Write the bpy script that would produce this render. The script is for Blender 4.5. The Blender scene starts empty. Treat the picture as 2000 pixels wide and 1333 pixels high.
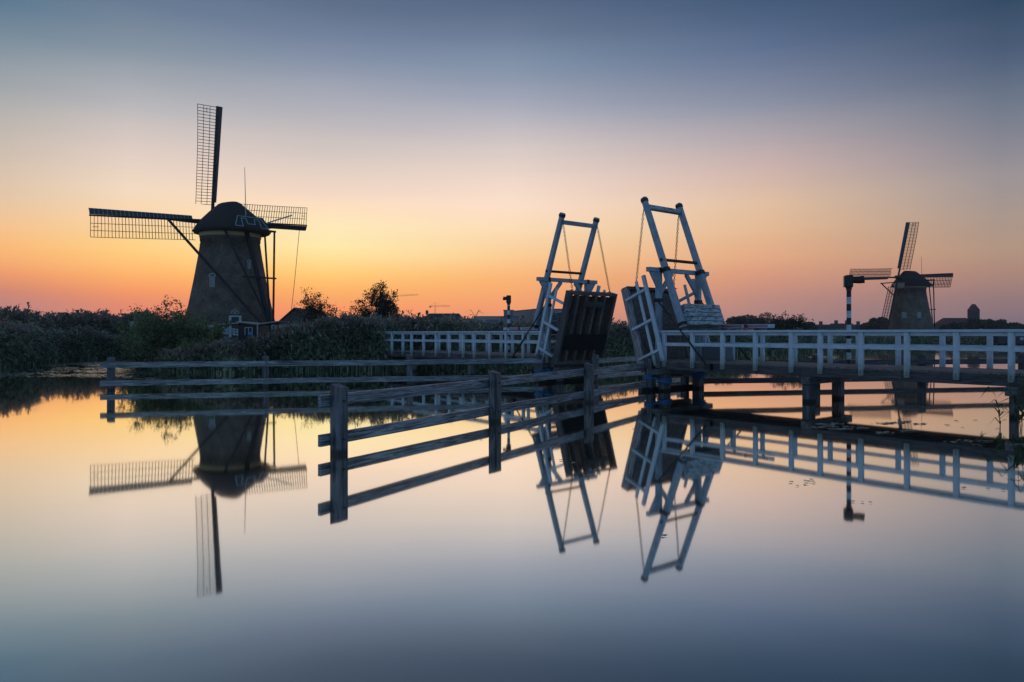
import bpy, bmesh, math, random
import numpy as np
from mathutils import Vector, Matrix
R = math.radians
random.seed(7)
rng = np.random.default_rng(11)
col = bpy.context.scene.collection
scene = bpy.context.scene

# ------------------------------------------------------------------ camera
F = 1420.0            # focal length in photo pixels (2000 wide)
HZ = 651.0            # horizon row
CAMZ = 2.2
cam_d = bpy.data.cameras.new('camera'); cam = bpy.data.objects.new('camera', cam_d)
col.objects.link(cam)
cam.location = (0, 0, CAMZ); cam.rotation_euler = (R(90), 0, 0)
cam_d.sensor_width = 36.0; cam_d.lens = 36.0*F/2000.0
cam_d.shift_y = -(666.5-HZ)/2000.0
cam_d.clip_start = 0.1; cam_d.clip_end = 9000
scene.camera = cam
scene.view_settings.view_transform = 'Standard'
scene.view_settings.look = 'None'
scene.view_settings.exposure = 0.0
scene.view_settings.gamma = 1.0
scene.cycles.use_denoising = True
scene.cycles.max_bounces = 8
scene.cycles.volume_bounces = 1

def lin(c):
    out = []
    for v in c:
        v /= 255.0
        out.append(v/12.92 if v <= 0.04045 else ((v+0.055)/1.055)**2.4)
    return (*out, 1.0)

# ------------------------------------------------------------------ world: dusk sky
world = bpy.data.worlds.new('World'); scene.world = world
world.use_nodes = True
nt = world.node_tree; N = nt.nodes; Lk = nt.links
for n in list(N): N.remove(n)
def mth(op, a, b=None, c=None, clamp=False):
    n = N.new('ShaderNodeMath'); n.operation = op; n.use_clamp = clamp
    for i, v in enumerate((a, b, c)):
        if v is None: continue
        if isinstance(v, (int, float)): n.inputs[i].default_value = v
        else: Lk.new(v, n.inputs[i])
    return n.outputs[0]
tc = N.new('ShaderNodeTexCoord')
sep = N.new('ShaderNodeSeparateXYZ'); Lk.new(tc.outputs['Generated'], sep.inputs[0])
AZ0 = math.atan2(640-1000, F)           # azimuth of the afterglow
ca, sa = math.cos(AZ0), math.sin(AZ0)
xr = mth('SUBTRACT', mth('MULTIPLY', sep.outputs[0], ca), mth('MULTIPLY', sep.outputs[1], sa))
yr = mth('ADD', mth('MULTIPLY', sep.outputs[0], sa), mth('MULTIPLY', sep.outputs[1], ca))
daz = mth('MULTIPLY', mth('ARCTAN2', xr, yr), 180/math.pi)     # degrees from the glow
elev = mth('MULTIPLY', mth('ARCSINE', mth('MAXIMUM', sep.outputs[2], 0.0)), 180/math.pi)
# soft long streaks of thin evening haze
mp = N.new('ShaderNodeMapping'); mp.inputs['Scale'].default_value = (1.2, 1.2, 14)
Lk.new(tc.outputs['Generated'], mp.inputs[0])
nz = N.new('ShaderNodeTexNoise'); nz.inputs['Scale'].default_value = 2.2; nz.inputs['Detail'].default_value = 3
Lk.new(mp.outputs[0], nz.inputs['Vector'])
elev = mth('ADD', elev, mth('MULTIPLY', mth('SUBTRACT', nz.outputs[0], 0.5), 0.9))
EMAX = 45.0
efac = mth('DIVIDE', elev, EMAX, clamp=True)
def e_of(xp, yp):
    return math.degrees(math.atan((HZ-yp)/F/math.sqrt(1+((xp-1000)/F)**2)))
def ramp(stops):
    n = N.new('ShaderNodeValToRGB'); n.color_ramp.interpolation = 'EASE' if False else 'LINEAR'
    cr = n.color_ramp
    stops = sorted(stops)
    while len(cr.elements) < len(stops): cr.elements.new(0.5)
    for el, (p, c) in zip(cr.elements, stops):
        el.position = min(1, max(0, p/EMAX)); el.color = lin(c)
    Lk.new(efac, n.inputs[0]); return n.outputs[0]
def tone(c):
    w = min(1, max(0, (c[2]+40-c[0])/60.0))            # only the cool part of the sky
    return (c[0]*(1+.01*w), min(255, c[1]*(1+.018*w)), c[2]*(1-.025*w))
def colramp(xp, pts, hi):
    pts = [(y, tone(c)) for y, c in pts]; hi = [(y, tone(c)) for y, c in hi]
    return ramp([(e_of(xp, y), c) for y, c in pts] + hi)
HI = [(32, (70, 92, 128)), (45, (58, 80, 120))]
r_glow = colramp(640, [(0,(90,106,139)),(70,(112,126,158)),(120,(131,142,171)),(200,(168,168,186)),(260,(192,184,190)),
    (320,(220,203,195)),(370,(240,214,195)),(400,(253,222,192)),(445,(255,234,186)),(485,(255,236,172)),(530,(254,208,122)),
    (565,(252,180,98)),(605,(248,150,96)),(645,(215,128,108))], HI)
r_mid = colramp(1000, [(0,(84,100,134)),(60,(103,118,150)),(120,(122,138,168)),(180,(150,156,182)),(230,(178,175,192)),(290,(212,198,198)),(350,(238,214,200)),
    (400,(252,224,202)),(450,(254,222,182)),(500,(252,206,150)),(550,(250,178,112)),(595,(246,160,106)),(645,(212,136,118))], HI)
r_ml = colramp(250, [(0,(100,118,148)),(100,(130,143,163)),(200,(180,178,188)),(300,(225,205,195)),(370,(243,218,192)),(430,(253,214,165)),
    (490,(255,208,128)),(530,(255,180,104)),(570,(247,152,97)),(600,(230,136,106)),(632,(215,128,114)),(648,(190,120,118))], HI)
r_left = colramp(0, [(0,(85,115,145)),(100,(125,140,160)),(200,(168,168,172)),(300,(200,185,172)),(380,(225,195,165)),
    (440,(245,195,145)),(490,(250,180,115)),(530,(235,150,105)),(570,(202,131,113)),(610,(178,130,132)),(645,(150,118,130))],
    [(32,(72,96,130)),(45,(58,80,120))])
r_r1 = colramp(1500, [(0,(62,85,120)),(100,(92,108,145)),(200,(135,140,165)),(260,(170,160,172)),(330,(205,178,172)),
    (400,(225,190,160)),(450,(230,185,145)),(500,(227,168,130)),(540,(212,150,124)),(580,(192,138,126)),(640,(152,122,130))],
    [(32,(52,74,108)),(45,(45,66,102))])
r_r2 = colramp(1960, [(0,(48,70,100)),(100,(72,88,120)),(200,(105,115,138)),(280,(135,132,148)),(350,(155,145,150)),
    (420,(170,150,140)),(480,(178,148,128)),(530,(172,134,120)),(580,(152,120,120)),(620,(130,108,122)),(645,(112,98,118))],
    [(32,(42,62,92)),(45,(40,60,92))])
r_back = ramp([(0,(120,146,172)),(8,(128,162,194)),(18,(112,152,190)),(30,(94,134,174)),(45,(72,106,146))])
def mrange(a, lo, hi):
    n = N.new('ShaderNodeMapRange'); n.interpolation_type = 'LINEAR'
    n.inputs['From Min'].default_value = lo; n.inputs['From Max'].default_value = hi
    Lk.new(a, n.inputs['Value']); return n.outputs[0]
def mixc(f, a, b):
    n = N.new('ShaderNodeMix'); n.data_type = 'RGBA'
    Lk.new(f, n.inputs[0]); Lk.new(a, n.inputs[6]); Lk.new(b, n.inputs[7]); return n.outputs[2]
c = mixc(mrange(daz, -100, -30), r_back, r_left)
c = mixc(mrange(daz, -22, -13.6), c, r_ml)
c = mixc(mrange(daz, -13.6, 0), c, r_glow)
c = mixc(mrange(daz, 0, 14.2), c, r_mid)
c = mixc(mrange(daz, 14.2, 33.6), c, r_r1)
vm = N.new('ShaderNodeVectorMath'); vm.operation = 'MULTIPLY'
c = mixc(mrange(daz, 33.6, 48), c, r_r2)
c = mixc(mrange(daz, 52, 120), c, r_back)
gn = N.new('ShaderNodeMapRange'); Lk.new(elev, gn.inputs['Value']); gn.inputs['From Min'].default_value = 0; gn.inputs['From Max'].default_value = 7
gv_ = N.new('ShaderNodeMix'); gv_.data_type = 'RGBA'; Lk.new(gn.outputs[0], gv_.inputs[0]); gv_.inputs[6].default_value = (1.19, 1.16, 1.07, 1); gv_.inputs[7].default_value = (1, 1, 1, 1)
Lk.new(c, vm.inputs[0]); Lk.new(gv_.outputs[2], vm.inputs[1]); c = vm.outputs[0]     # the air near the ground takes this back
bg = N.new('ShaderNodeBackground'); Lk.new(c, bg.inputs[0]); bg.inputs[1].default_value = 1.05
sky = N.new('ShaderNodeTexSky'); sky.sky_type = 'NISHITA'; sky.sun_disc = False
sky.sun_elevation = R(0.5); sky.sun_rotation = AZ0
bg2 = N.new('ShaderNodeBackground'); Lk.new(sky.outputs[0], bg2.inputs[0]); bg2.inputs[1].default_value = 0.004
add = N.new('ShaderNodeAddShader'); Lk.new(bg.outputs[0], add.inputs[0]); Lk.new(bg2.outputs[0], add.inputs[1])
wo = N.new('ShaderNodeOutputWorld'); Lk.new(add.outputs[0], wo.inputs[0])

# last low glow of the sun that has set: one weak, wide, warm sun lamp
sd = bpy.data.lights.new('sun', 'SUN'); so = bpy.data.objects.new('sun', sd); col.objects.link(so)
sd.energy = 0.002; sd.angle = R(30); sd.color = (1.0, 0.62, 0.42)
so.rotation_euler = Vector((-math.sin(AZ0), -math.cos(AZ0), -math.sin(R(2.0)))).to_track_quat('-Z', 'Y').to_euler()

# ------------------------------------------------------------------ materials
def newmat(name):
    m = bpy.data.materials.new(name); m.use_nodes = True
    return m, m.node_tree.nodes, m.node_tree.links, m.node_tree.nodes['Principled BSDF']
def coords(n, l, scale, rand=True, kind='Object'):
    t = n.new('ShaderNodeTexCoord'); mp = n.new('ShaderNodeMapping'); mp.inputs['Scale'].default_value = scale
    src = t.outputs[kind]
    if rand:
        oi = n.new('ShaderNodeObjectInfo'); mu = n.new('ShaderNodeVectorMath'); mu.operation = 'MULTIPLY_ADD'
        co = n.new('ShaderNodeCombineXYZ')
        for i in range(3): l.new(oi.outputs['Random'], co.inputs[i])
        l.new(co.outputs[0], mu.inputs[0]); mu.inputs[1].default_value = (37, 23, 51); l.new(src, mu.inputs[2]); src = mu.outputs[0]
    l.new(src, mp.inputs[0]); return mp.outputs[0]
def noise(n, l, vec, sc, det=4, rough=.55, dist=0):
    t = n.new('ShaderNodeTexNoise'); t.inputs['Scale'].default_value = sc; t.inputs['Detail'].default_value = det
    t.inputs['Roughness'].default_value = rough; t.inputs['Distortion'].default_value = dist
    l.new(vec, t.inputs['Vector']); return t.outputs[0]
def cramp(n, l, fac, stops):
    r = n.new('ShaderNodeValToRGB'); cr = r.color_ramp
    while len(cr.elements) < len(stops): cr.elements.new(.5)
    for e, (p, c) in zip(cr.elements, stops): e.position = p; e.color = (*c, 1)
    l.new(fac, r.inputs[0]); return r.outputs[0]
def mix(n, l, f, a, b, mode='MIX'):
    x = n.new('ShaderNodeMix'); x.data_type = 'RGBA'; x.blend_type = mode
    for i, v in ((0, f), (6, a), (7, b)):
        if isinstance(v, (int, float)): x.inputs[i].default_value = v
        elif isinstance(v, tuple): x.inputs[i].default_value = (*v, 1)
        else: l.new(v, x.inputs[i])
    return x.outputs[2]
def bump(n, l, b, h, s, d=.01):
    x = n.new('ShaderNodeBump'); x.inputs['Strength'].default_value = s; x.inputs['Distance'].default_value = d
    l.new(h, x.inputs['Height']); l.new(x.outputs[0], b.inputs['Normal'])
def woodmat(name, dark, light, rough=.75, wet=None, grain=1.0, bs=.6):
    m, n, l, b = newmat(name)
    v = coords(n, l, (.48, 5.5*grain, 12*grain))
    g = noise(n, l, v, 1.6, 5, .55, 2.2)
    v2 = coords(n, l, (1.5, 40, 60)); g2 = noise(n, l, v2, 2, 4, .6)
    c1 = cramp(n, l, g, [(.38, dark), (.44, tuple(a*.5+b_*.5 for a, b_ in zip(dark, light))), (.49, tuple(a*.75+b_*.25 for a, b_ in zip(dark, light))), (.53, tuple(a*.3+b_*.7 for a, b_ in zip(dark, light))), (.60, light)])
    c2 = cramp(n, l, g2, [(.3, (.62,)*3), (.65, (1.08,)*3)])
    c = mix(n, l, 1.0, c1, c2, 'MULTIPLY')
    big = noise(n, l, coords(n, l, (1, 1, 1)), .9, 3); c3 = cramp(n, l, big, [(.3, (.75,)*3), (.7, (1.1,)*3)])
    c = mix(n, l, 1.0, c, c3, 'MULTIPLY')
    oi = n.new('ShaderNodeObjectInfo'); c4 = cramp(n, l, oi.outputs['Random'], [(0, (.8, .82, .86)), (1, (1.1, 1.06, 1.02))])
    c = mix(n, l, 1.0, c, c4, 'MULTIPLY')
    if wet:                                          # algae and damp by height above the water
        ge = n.new('ShaderNodeNewGeometry'); s = n.new('ShaderNodeSeparateXYZ'); l.new(ge.outputs['Position'], s.inputs[0])
        wn = noise(n, l, ge.outputs['Position'], 9, 4)
        a = n.new('ShaderNodeMath'); a.operation = 'MULTIPLY_ADD'; l.new(wn, a.inputs[0]); a.inputs[1].default_value = -.16; l.new(s.outputs[2], a.inputs[2])
        mr = n.new('ShaderNodeMapRange'); mr.inputs['From Min'].default_value = -.02; mr.inputs['From Max'].default_value = .05
        l.new(a.outputs[0], mr.inputs['Value'])
        c = mix(n, l, mr.outputs[0], wet, c)
    l.new(c, b.inputs['Base Color']); b.inputs['Roughness'].default_value = rough
    bump(n, l, b, g, bs, .006)
    return m
def paintmat(name, base, chip, rough=.5, amount=.36, dirt=.8, sc=5):
    m, n, l, b = newmat(name)
    v = coords(n, l, (1, 3.5, 3.5)); ch = noise(n, l, v, sc, 7, .7, .6)
    msk = cramp(n, l, ch, [(amount-.03, (1,)*3), (amount+.015, (0,)*3)])
    d = noise(n, l, coords(n, l, (1.4, 5, 5)), 2.2, 5, .6); dc = cramp(n, l, d, [(.28, (dirt*.82, dirt*.84, dirt*.86)), (.66, (1, 1, 1))])
    c = mix(n, l, 1.0, base, dc, 'MULTIPLY'); c = mix(n, l, msk, c, chip)
    ge = n.new('ShaderNodeNewGeometry'); sx = n.new('ShaderNodeSeparateXYZ'); l.new(ge.outputs['Position'], sx.inputs[0])   # green grime on the feet of posts
    gn_ = noise(n, l, ge.outputs['Position'], 7, 4); ad = n.new('ShaderNodeMath'); ad.operation = 'MULTIPLY_ADD'; l.new(gn_, ad.inputs[0]); ad.inputs[1].default_value = -.5; l.new(sx.outputs[2], ad.inputs[2])
    mr = n.new('ShaderNodeMapRange'); mr.inputs['From Min'].default_value = .75; mr.inputs['From Max'].default_value = 1.25; l.new(ad.outputs[0], mr.inputs['Value'])
    c = mix(n, l, mr.outputs[0], (.20, .23, .21), c)
    l.new(c, b.inputs['Base Color']); b.inputs['Roughness'].default_value = rough
    bump(n, l, b, ch, .25, .004)
    return m
def flat(name, c, rough=.7, var=.25, sc=2.0, metal=0):
    m, n, l, b = newmat(name)
    g = noise(n, l, coords(n, l, (1, 1, 1)), sc, 6, .65)
    cc = cramp(n, l, g, [(.25, tuple(x*(1-var) for x in c)), (.75, tuple(min(1, x*(1+var)) for x in c))])
    l.new(cc, b.inputs['Base Color']); b.inputs['Roughness'].default_value = rough; b.inputs['Metallic'].default_value = metal
    bump(n, l, b, g, .3, .02)
    return m
def brickmat(name, c1, c2, mortar, kind='Object'):
    m, n, l, b = newmat(name)
    t = n.new('ShaderNodeTexCoord')
    br = n.new('ShaderNodeTexBrick'); l.new(t.outputs['UV'], br.inputs['Vector'])
    br.inputs['Scale'].default_value = 1; br.inputs['Brick Width'].default_value = .22; br.inputs['Row Height'].default_value = .075
    br.inputs['Mortar Size'].default_value = .008; br.inputs['Color1'].default_value = (*c1, 1); br.inputs['Color2'].default_value = (*c2, 1); br.inputs['Mortar'].default_value = (*mortar, 1)
    g = noise(n, l, t.outputs['Object'], .8, 7, .7, .4)
    gc = cramp(n, l, g, [(.3, (.5, .5, .5)), (.5, (1, 1, 1)), (.68, (1.6, 1.5, 1.35))])
    c = mix(n, l, 1.0, br.outputs['Color'], gc, 'MULTIPLY')
    g3 = noise(n, l, t.outputs['Object'], 6.5, 5, .7); c = mix(n, l, 1.0, c, cramp(n, l, g3, [(.3, (.6,)*3), (.7, (1.35,)*3)]), 'MULTIPLY')
    l.new(c, b.inputs['Base Color']); b.inputs['Roughness'].default_value = .9
    bump(n, l, b, g3, .5, .03)
    return m
def leafmat(name, a, b_, c_=None, trans=.25):
    m, n, l, b = newmat(name)
    ge = n.new('ShaderNodeNewGeometry')
    g = noise(n, l, ge.outputs['Position'], .45, 3); g2 = n.new('ShaderNodeTexWhiteNoise'); g2.noise_dimensions = '3D'
    sn = n.new('ShaderNodeVectorMath'); sn.operation = 'SNAP'; sn.inputs[1].default_value = (.18, .18, .18); l.new(ge.outputs['Position'], sn.inputs[0]); l.new(sn.outputs[0], g2.inputs['Vector'])
    st = [(0, a), (.6, b_)] + ([(1, c_)] if c_ else [])
    c = cramp(n, l, g2.outputs[0], st)
    c = mix(n, l, 1.0, c, cramp(n, l, g, [(.3, (.55,)*3), (.7, (1.5,)*3)]), 'MULTIPLY')
    l.new(c, b.inputs['Base Color']); b.inputs['Roughness'].default_value = .65
    b.inputs['Transmission Weight'].default_value = 0
    tr = n.new('ShaderNodeBsdfTranslucent'); l.new(c, tr.inputs[0]); mx = n.new('ShaderNodeMixShader'); mx.inputs[0].default_value = trans
    out = [x for x in n if x.type == 'OUTPUT_MATERIAL'][0]
    l.new(b.outputs[0], mx.inputs[1]); l.new(tr.outputs[0], mx.inputs[2]); l.new(mx.outputs[0], out.inputs[0])
    return m
M = {}
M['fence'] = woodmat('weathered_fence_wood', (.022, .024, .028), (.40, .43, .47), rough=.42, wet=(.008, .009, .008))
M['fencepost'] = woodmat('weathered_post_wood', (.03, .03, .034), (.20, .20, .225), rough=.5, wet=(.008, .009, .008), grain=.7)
M['darkfence'] = woodmat('shaded_fence_wood', (.015, .014, .016), (.10, .10, .115), wet=(.008, .008, .008))  # same fence wood, with the shade below the deck put into its colour
M['white'] = paintmat('white_paint', (.55, .64, .72), (.13, .12, .11), amount=.30)
M['gantry'] = paintmat('darker_gantry_paint', (.32, .41, .49), (.07, .065, .06), amount=.36, dirt=.6)  # darker base than the railing paint, plus chips and dirt
M['worn'] = paintmat('worn_white_paint', (.46, .52, .56), (.09, .085, .08), amount=.47, dirt=.6, sc=3.2)
M['deck'] = woodmat('deck_boards', (.16, .12, .095), (.34, .28, .24), grain=.8)
M['fascia'] = woodmat('bridge_girder_wood', (.035, .03, .032), (.12, .115, .125), grain=.8)
M['pile'] = woodmat('pile_wood', (.03, .03, .032), (.20, .20, .215), wet=(.006, .006, .005))
M['plank'] = woodmat('leaf_planks', (.07, .055, .05), (.20, .165, .15), grain=.7)
M['joist'] = woodmat('leaf_joists', (.07, .055, .05), (.22, .18, .165))
M['black'] = flat('black_iron', (.012, .012, .014), .55)
M['blackplate'] = flat('black_rubber_sheet', (.004, .004, .004), .9)
M['steel'] = flat('dark_steel', (.05, .05, .055), .45, metal=.6)
M['mill_brick'] = brickmat('mill_brick', (.135, .098, .072), (.082, .064, .052), (.17, .15, .125))
M['band'] = flat('ochre_band', (.62, .46, .24), .7, .12)
M['thatch'] = flat('thatch', (.034, .026, .024), .95, .5, 4)
M['darkwood'] = flat('tarred_wood', (.010, .008, .010), .7)
M['sailwood'] = flat('sail_wood', (.016, .016, .022), .6)
M['board'] = flat('sail_leading_board', (.035, .045, .065), .5)
M['whitetrim'] = flat('white_trim', (.36, .40, .42), .5, .1)
M['curtain'] = flat('pale_curtained_pane', (.20, .25, .28), .3, .25)
M['glass'] = flat('window_glass', (.05, .07, .09), .08, .1)
M['greendoor'] = flat('dark_green_paint', (.01, .025, .02), .4)
M['housebrick'] = brickmat('house_brick', (.10, .085, .08), (.075, .065, .06), (.13, .12, .11))
M['rooftile'] = flat('dark_roof_tiles', (.03, .026, .027), .8, .3, 6)
M['redroof'] = flat('red_roof_tiles', (.11, .035, .03), .8, .3, 6)
M['fardark'] = flat('far_dark_wall', (.05, .055, .07), .9)
M['farpale'] = flat('far_pale_cladding', (.34, .38, .42), .6, .08)
M['farblue'] = flat('far_blue_cladding', (.12, .17, .24), .6, .1)
M['fartan'] = flat('far_tan_cladding', (.36, .27, .22), .7, .08)
M['canopy'] = flat('pale_felt_roof', (.36, .36, .33), .8)
M['shedwall'] = flat('dark_shed_boards', (.018, .02, .035), .7)
M['blue'] = flat('blue_rope', (.02, .14, .32), .6)
M['bluetarp'] = flat('blue_tarpaulin', (.03, .16, .34), .5)
M['red'] = flat('red_reflector', (.32, .012, .02), .35, .1)
M['yellowplate'] = flat('yellow_edge', (.30, .22, .12), .5)
M['greybox'] = flat('grey_cabinet_paint', (.10, .12, .14), .5, .1)
M['bark'] = flat('bark', (.03, .024, .02), .95)
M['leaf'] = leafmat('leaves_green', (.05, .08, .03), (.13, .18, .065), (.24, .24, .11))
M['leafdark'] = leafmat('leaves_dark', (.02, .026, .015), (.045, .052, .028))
M['farleaf'] = leafmat('far_leaves', (.03, .045, .035), (.06, .075, .05))
M['reed'] = leafmat('reed_leaves', (.03, .05, .034), (.15, .21, .12), (.50, .50, .36))
M['plume'] = leafmat('reed_plumes', (.14, .09, .075), (.36, .26, .21))
M['grass'] = leafmat('bank_grass', (.025, .04, .016), (.06, .085, .03))
M['pad'] = flat('lily_pad', (.20, .24, .20), .14, .3, 30)
m, n, l, b = newmat('bank_soil')
g = noise(n, l, coords(n, l, (1, 1, 1), False), .5, 8, .7)
l.new(cramp(n, l, g, [(.3, (.008, .010, .006)), (.7, (.035, .045, .02))]), b.inputs['Base Color']); b.inputs['Roughness'].default_value = 1
M['soil'] = m
# still water: dark body under a mirror-like surface, slightly softened by the long exposure
m, n, l, b = newmat('still_water'); n.remove(b)
out = [x for x in n if x.type == 'OUTPUT_MATERIAL'][0]
gl = n.new('ShaderNodeBsdfGlossy'); gl.inputs[0].default_value = (.99, .98, .905, 1); gl.inputs['Roughness'].default_value = .036
df = n.new('ShaderNodeBsdfDiffuse'); df.inputs[0].default_value = (.012, .018, .022, 1)
lw = n.new('ShaderNodeLayerWeight'); lw.inputs[0].default_value = .5
fr = cramp(n, l, lw.outputs['Facing'], [(0, (.10,)*3), (.40, (.35,)*3), (.57, (.50,)*3), (.62, (.70,)*3), (.67, (.88,)*3), (.73, (.985,)*3), (1, (1,)*3)])
ge = n.new('ShaderNodeNewGeometry')
mpn = n.new('ShaderNodeMapping'); mpn.inputs['Scale'].default_value = (1, .35, 1); l.new(ge.outputs['Position'], mpn.inputs[0])
wn = noise(n, l, mpn.outputs[0], .5, 3, .5)
bp = n.new('ShaderNodeBump'); bp.inputs['Strength'].default_value = .05; bp.inputs['Distance'].default_value = .02; l.new(wn, bp.inputs['Height'])
l.new(bp.outputs[0], gl.inputs['Normal'])
ms = n.new('ShaderNodeMixShader'); l.new(fr, ms.inputs[0]); l.new(df.outputs[0], ms.inputs[1]); l.new(gl.outputs[0], ms.inputs[2]); l.new(ms.outputs[0], out.inputs[0])
M['water'] = m

# ------------------------------------------------------------------ helpers
MW = {}                                   # world matrix of every object built
def tag(o, label=None, cat=None, group=None, kind=None):
    if label: o['label'] = label
    if cat: o['category'] = cat
    if group: o['group'] = group
    if kind: o['kind'] = kind
    return o
def thing(name, label, cat, loc, group=None):
    o = bpy.data.objects.new(name, None); col.objects.link(o); o.empty_display_size = .3
    o.location = loc; MW[o] = Matrix.Translation(loc)
    return tag(o, label, cat, group)
def place(o, Mx, parent=None):
    col.objects.link(o); MW[o] = Mx
    if parent is not None:
        o.parent = parent; o.matrix_basis = MW[parent].inverted() @ Mx
    else: o.matrix_basis = Mx
    return o
def frame_from(p0, p1, up):
    x = (p1-p0).normalized(); z = Vector(up); z = z-x*z.dot(x)
    if z.length < 1e-4: z = Vector((1, 0, 0))-x*x.x
    z.normalize(); y = z.cross(x)
    return x, y, z
class MB:
    def __init__(s): s.v = []; s.f = []; s.mi = []; s.uv = None
    def poly(s, pts, faces, mi=0):
        k = len(s.v); s.v += [tuple(p) for p in pts]; s.f += [tuple(k+i for i in f) for f in faces]; s.mi += [mi]*len(faces)
    def beam(s, p0, p1, w, h, up=(0, 0, 1), mi=0, w1=None, h1=None):
        p0 = Vector(p0); p1 = Vector(p1); x, y, z = frame_from(p0, p1, up)
        w1 = w if w1 is None else w1; h1 = h if h1 is None else h1
        pts = [p0+y*a*w/2+z*b*h/2 for a, b in ((-1,-1),(1,-1),(1,1),(-1,1))] + [p1+y*a*w1/2+z*b*h1/2 for a, b in ((-1,-1),(1,-1),(1,1),(-1,1))]
        s.poly(pts, [(0,3,2,1),(4,5,6,7),(0,1,5,4),(1,2,6,5),(2,3,7,6),(3,0,4,7)], mi)
    def box(s, c, d, mi=0):
        x, y, z = c; a, b, e = (q/2 for q in d)
        s.poly([(x+i*a, y+j*b, z+k*e) for k in (-1,1) for i, j in ((-1,-1),(1,-1),(1,1),(-1,1))],
               [(0,3,2,1),(4,5,6,7),(0,1,5,4),(1,2,6,5),(2,3,7,6),(3,0,4,7)], mi)
    def tube(s, pts, rad, n=8, mi=0):
        pts = [Vector(p) for p in pts]; rings = []
        for i, p in enumerate(pts):
            d = (pts[min(i+1, len(pts)-1)]-pts[max(i-1, 0)]).normalized()
            a = d.cross(Vector((0, 0, 1)) if abs(d.z) < .9 else Vector((1, 0, 0))).normalized(); b = d.cross(a)
            r = rad[i] if isinstance(rad, (list, tuple)) else rad
            rings.append([p+(a*math.cos(t)+b*math.sin(t))*r for t in (2*math.pi*k/n for k in range(n))])
        fs = []
        for i in range(len(pts)-1):
            for k in range(n): fs.append((i*n+k, i*n+(k+1) % n, (i+1)*n+(k+1) % n, (i+1)*n+k))
        fs.append(tuple(range(n))[::-1]); fs.append(tuple((len(pts)-1)*n+k for k in range(n)))
        s.poly([q for r in rings for q in r], fs, mi)
    def build(s, name, mats, parent=None, origin=None, smooth=False, recalc=True):
        me = bpy.data.meshes.new(name)
        Mo = Matrix.Translation(origin) if origin is not None else (MW[parent] if parent is not None else Matrix())
        inv = Mo.inverted()
        me.from_pydata([tuple(inv @ Vector(p)) for p in s.v], [], s.f)
        if not isinstance(mats, (list, tuple)): mats = [mats]
        for mm in mats: me.materials.append(mm)
        me.polygons.foreach_set('material_index', s.mi)
        if recalc:
            bm = bmesh.new(); bm.from_mesh(me); bmesh.ops.recalc_face_normals(bm, faces=bm.faces); bm.to_mesh(me); bm.free()
        if smooth: me.polygons.foreach_set('use_smooth', [True]*len(me.polygons))
        o = bpy.data.objects.new(name, me)
        return place(o, Mo, parent)
def npmesh(name, V, Fq, mats, mi=None, parent=None):
    """big quad meshes straight from numpy arrays"""
    me = bpy.data.meshes.new(name); me.vertices.add(len(V)); me.vertices.foreach_set('co', np.ascontiguousarray(V, dtype=np.float32).ravel())
    me.loops.add(Fq.size); me.loops.foreach_set('vertex_index', Fq.astype(np.int32).ravel())
    me.polygons.add(len(Fq)); me.polygons.foreach_set('loop_start', np.arange(0, Fq.size, 4, dtype=np.int32))
    me.polygons.foreach_set('loop_total', np.full(len(Fq), 4, dtype=np.int32))
    for mm in mats: me.materials.append(mm)
    if mi is not None: me.polygons.foreach_set('material_index', np.ascontiguousarray(mi, dtype=np.int32))
    me.update(calc_edges=True); me.validate()
    return bpy.data.objects.new(name, me)
def beam(name, p0, p1, w, h, mat, parent=None, up=(0, 0, 1), bev=.008, rough=0.0, taper=1.0, top=None):
    """a timber as an object of its own: local X runs along it; w is across, h along 'up'"""
    p0 = Vector(p0); p1 = Vector(p1); x, y, z = frame_from(p0, p1, up); L = (p1-p0).length
    Mx = Matrix((( x.x, y.x, z.x, p0.x), (x.y, y.y, z.y, p0.y), (x.z, y.z, z.z, p0.z), (0, 0, 0, 1)))
    bm = bmesh.new()
    k = max(1, int(L/.5)) if rough else 1
    rings = []
    for i in range(k+1):
        t = i/k; s = 1+(taper-1)*t; dy = random.uniform(-rough, rough); dz = random.uniform(-rough, rough)
        r = []
        for a, b in ((-1,-1),(1,-1),(1,1),(-1,1)):
            xx = L*t
            if top and i == k: xx += top*a      # sloped end
            r.append(bm.verts.new((xx, a*w*s/2+dy, b*h*s/2+dz)))
        rings.append(r)
    for i in range(k):
        for j in range(4): bm.faces.new((rings[i][j], rings[i][(j+1) % 4], rings[i+1][(j+1) % 4], rings[i+1][j]))
    bm.faces.new(rings[0][::-1]); bm.faces.new(rings[-1])
    bmesh.ops.recalc_face_normals(bm, faces=bm.faces)
    if bev and bev < min(w, h)*.3:
        ed = [e for e in bm.edges if len(e.link_faces) == 2 and e.calc_face_angle(0) > .6]
        bmesh.ops.bevel(bm, geom=ed, offset=bev, segments=1, affect='EDGES')
    me = bpy.data.meshes.new(name); bm.to_mesh(me); bm.free(); me.materials.append(mat)
    o = bpy.data.objects.new(name, me)
    return place(o, Mx, parent)
def P(x, y, Z):
    """a point seen at photo pixel (x, y) standing Z metres ahead"""
    return Vector(((x-1000)/F*Z, Z, CAMZ+(HZ-y)/F*Z))

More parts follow.
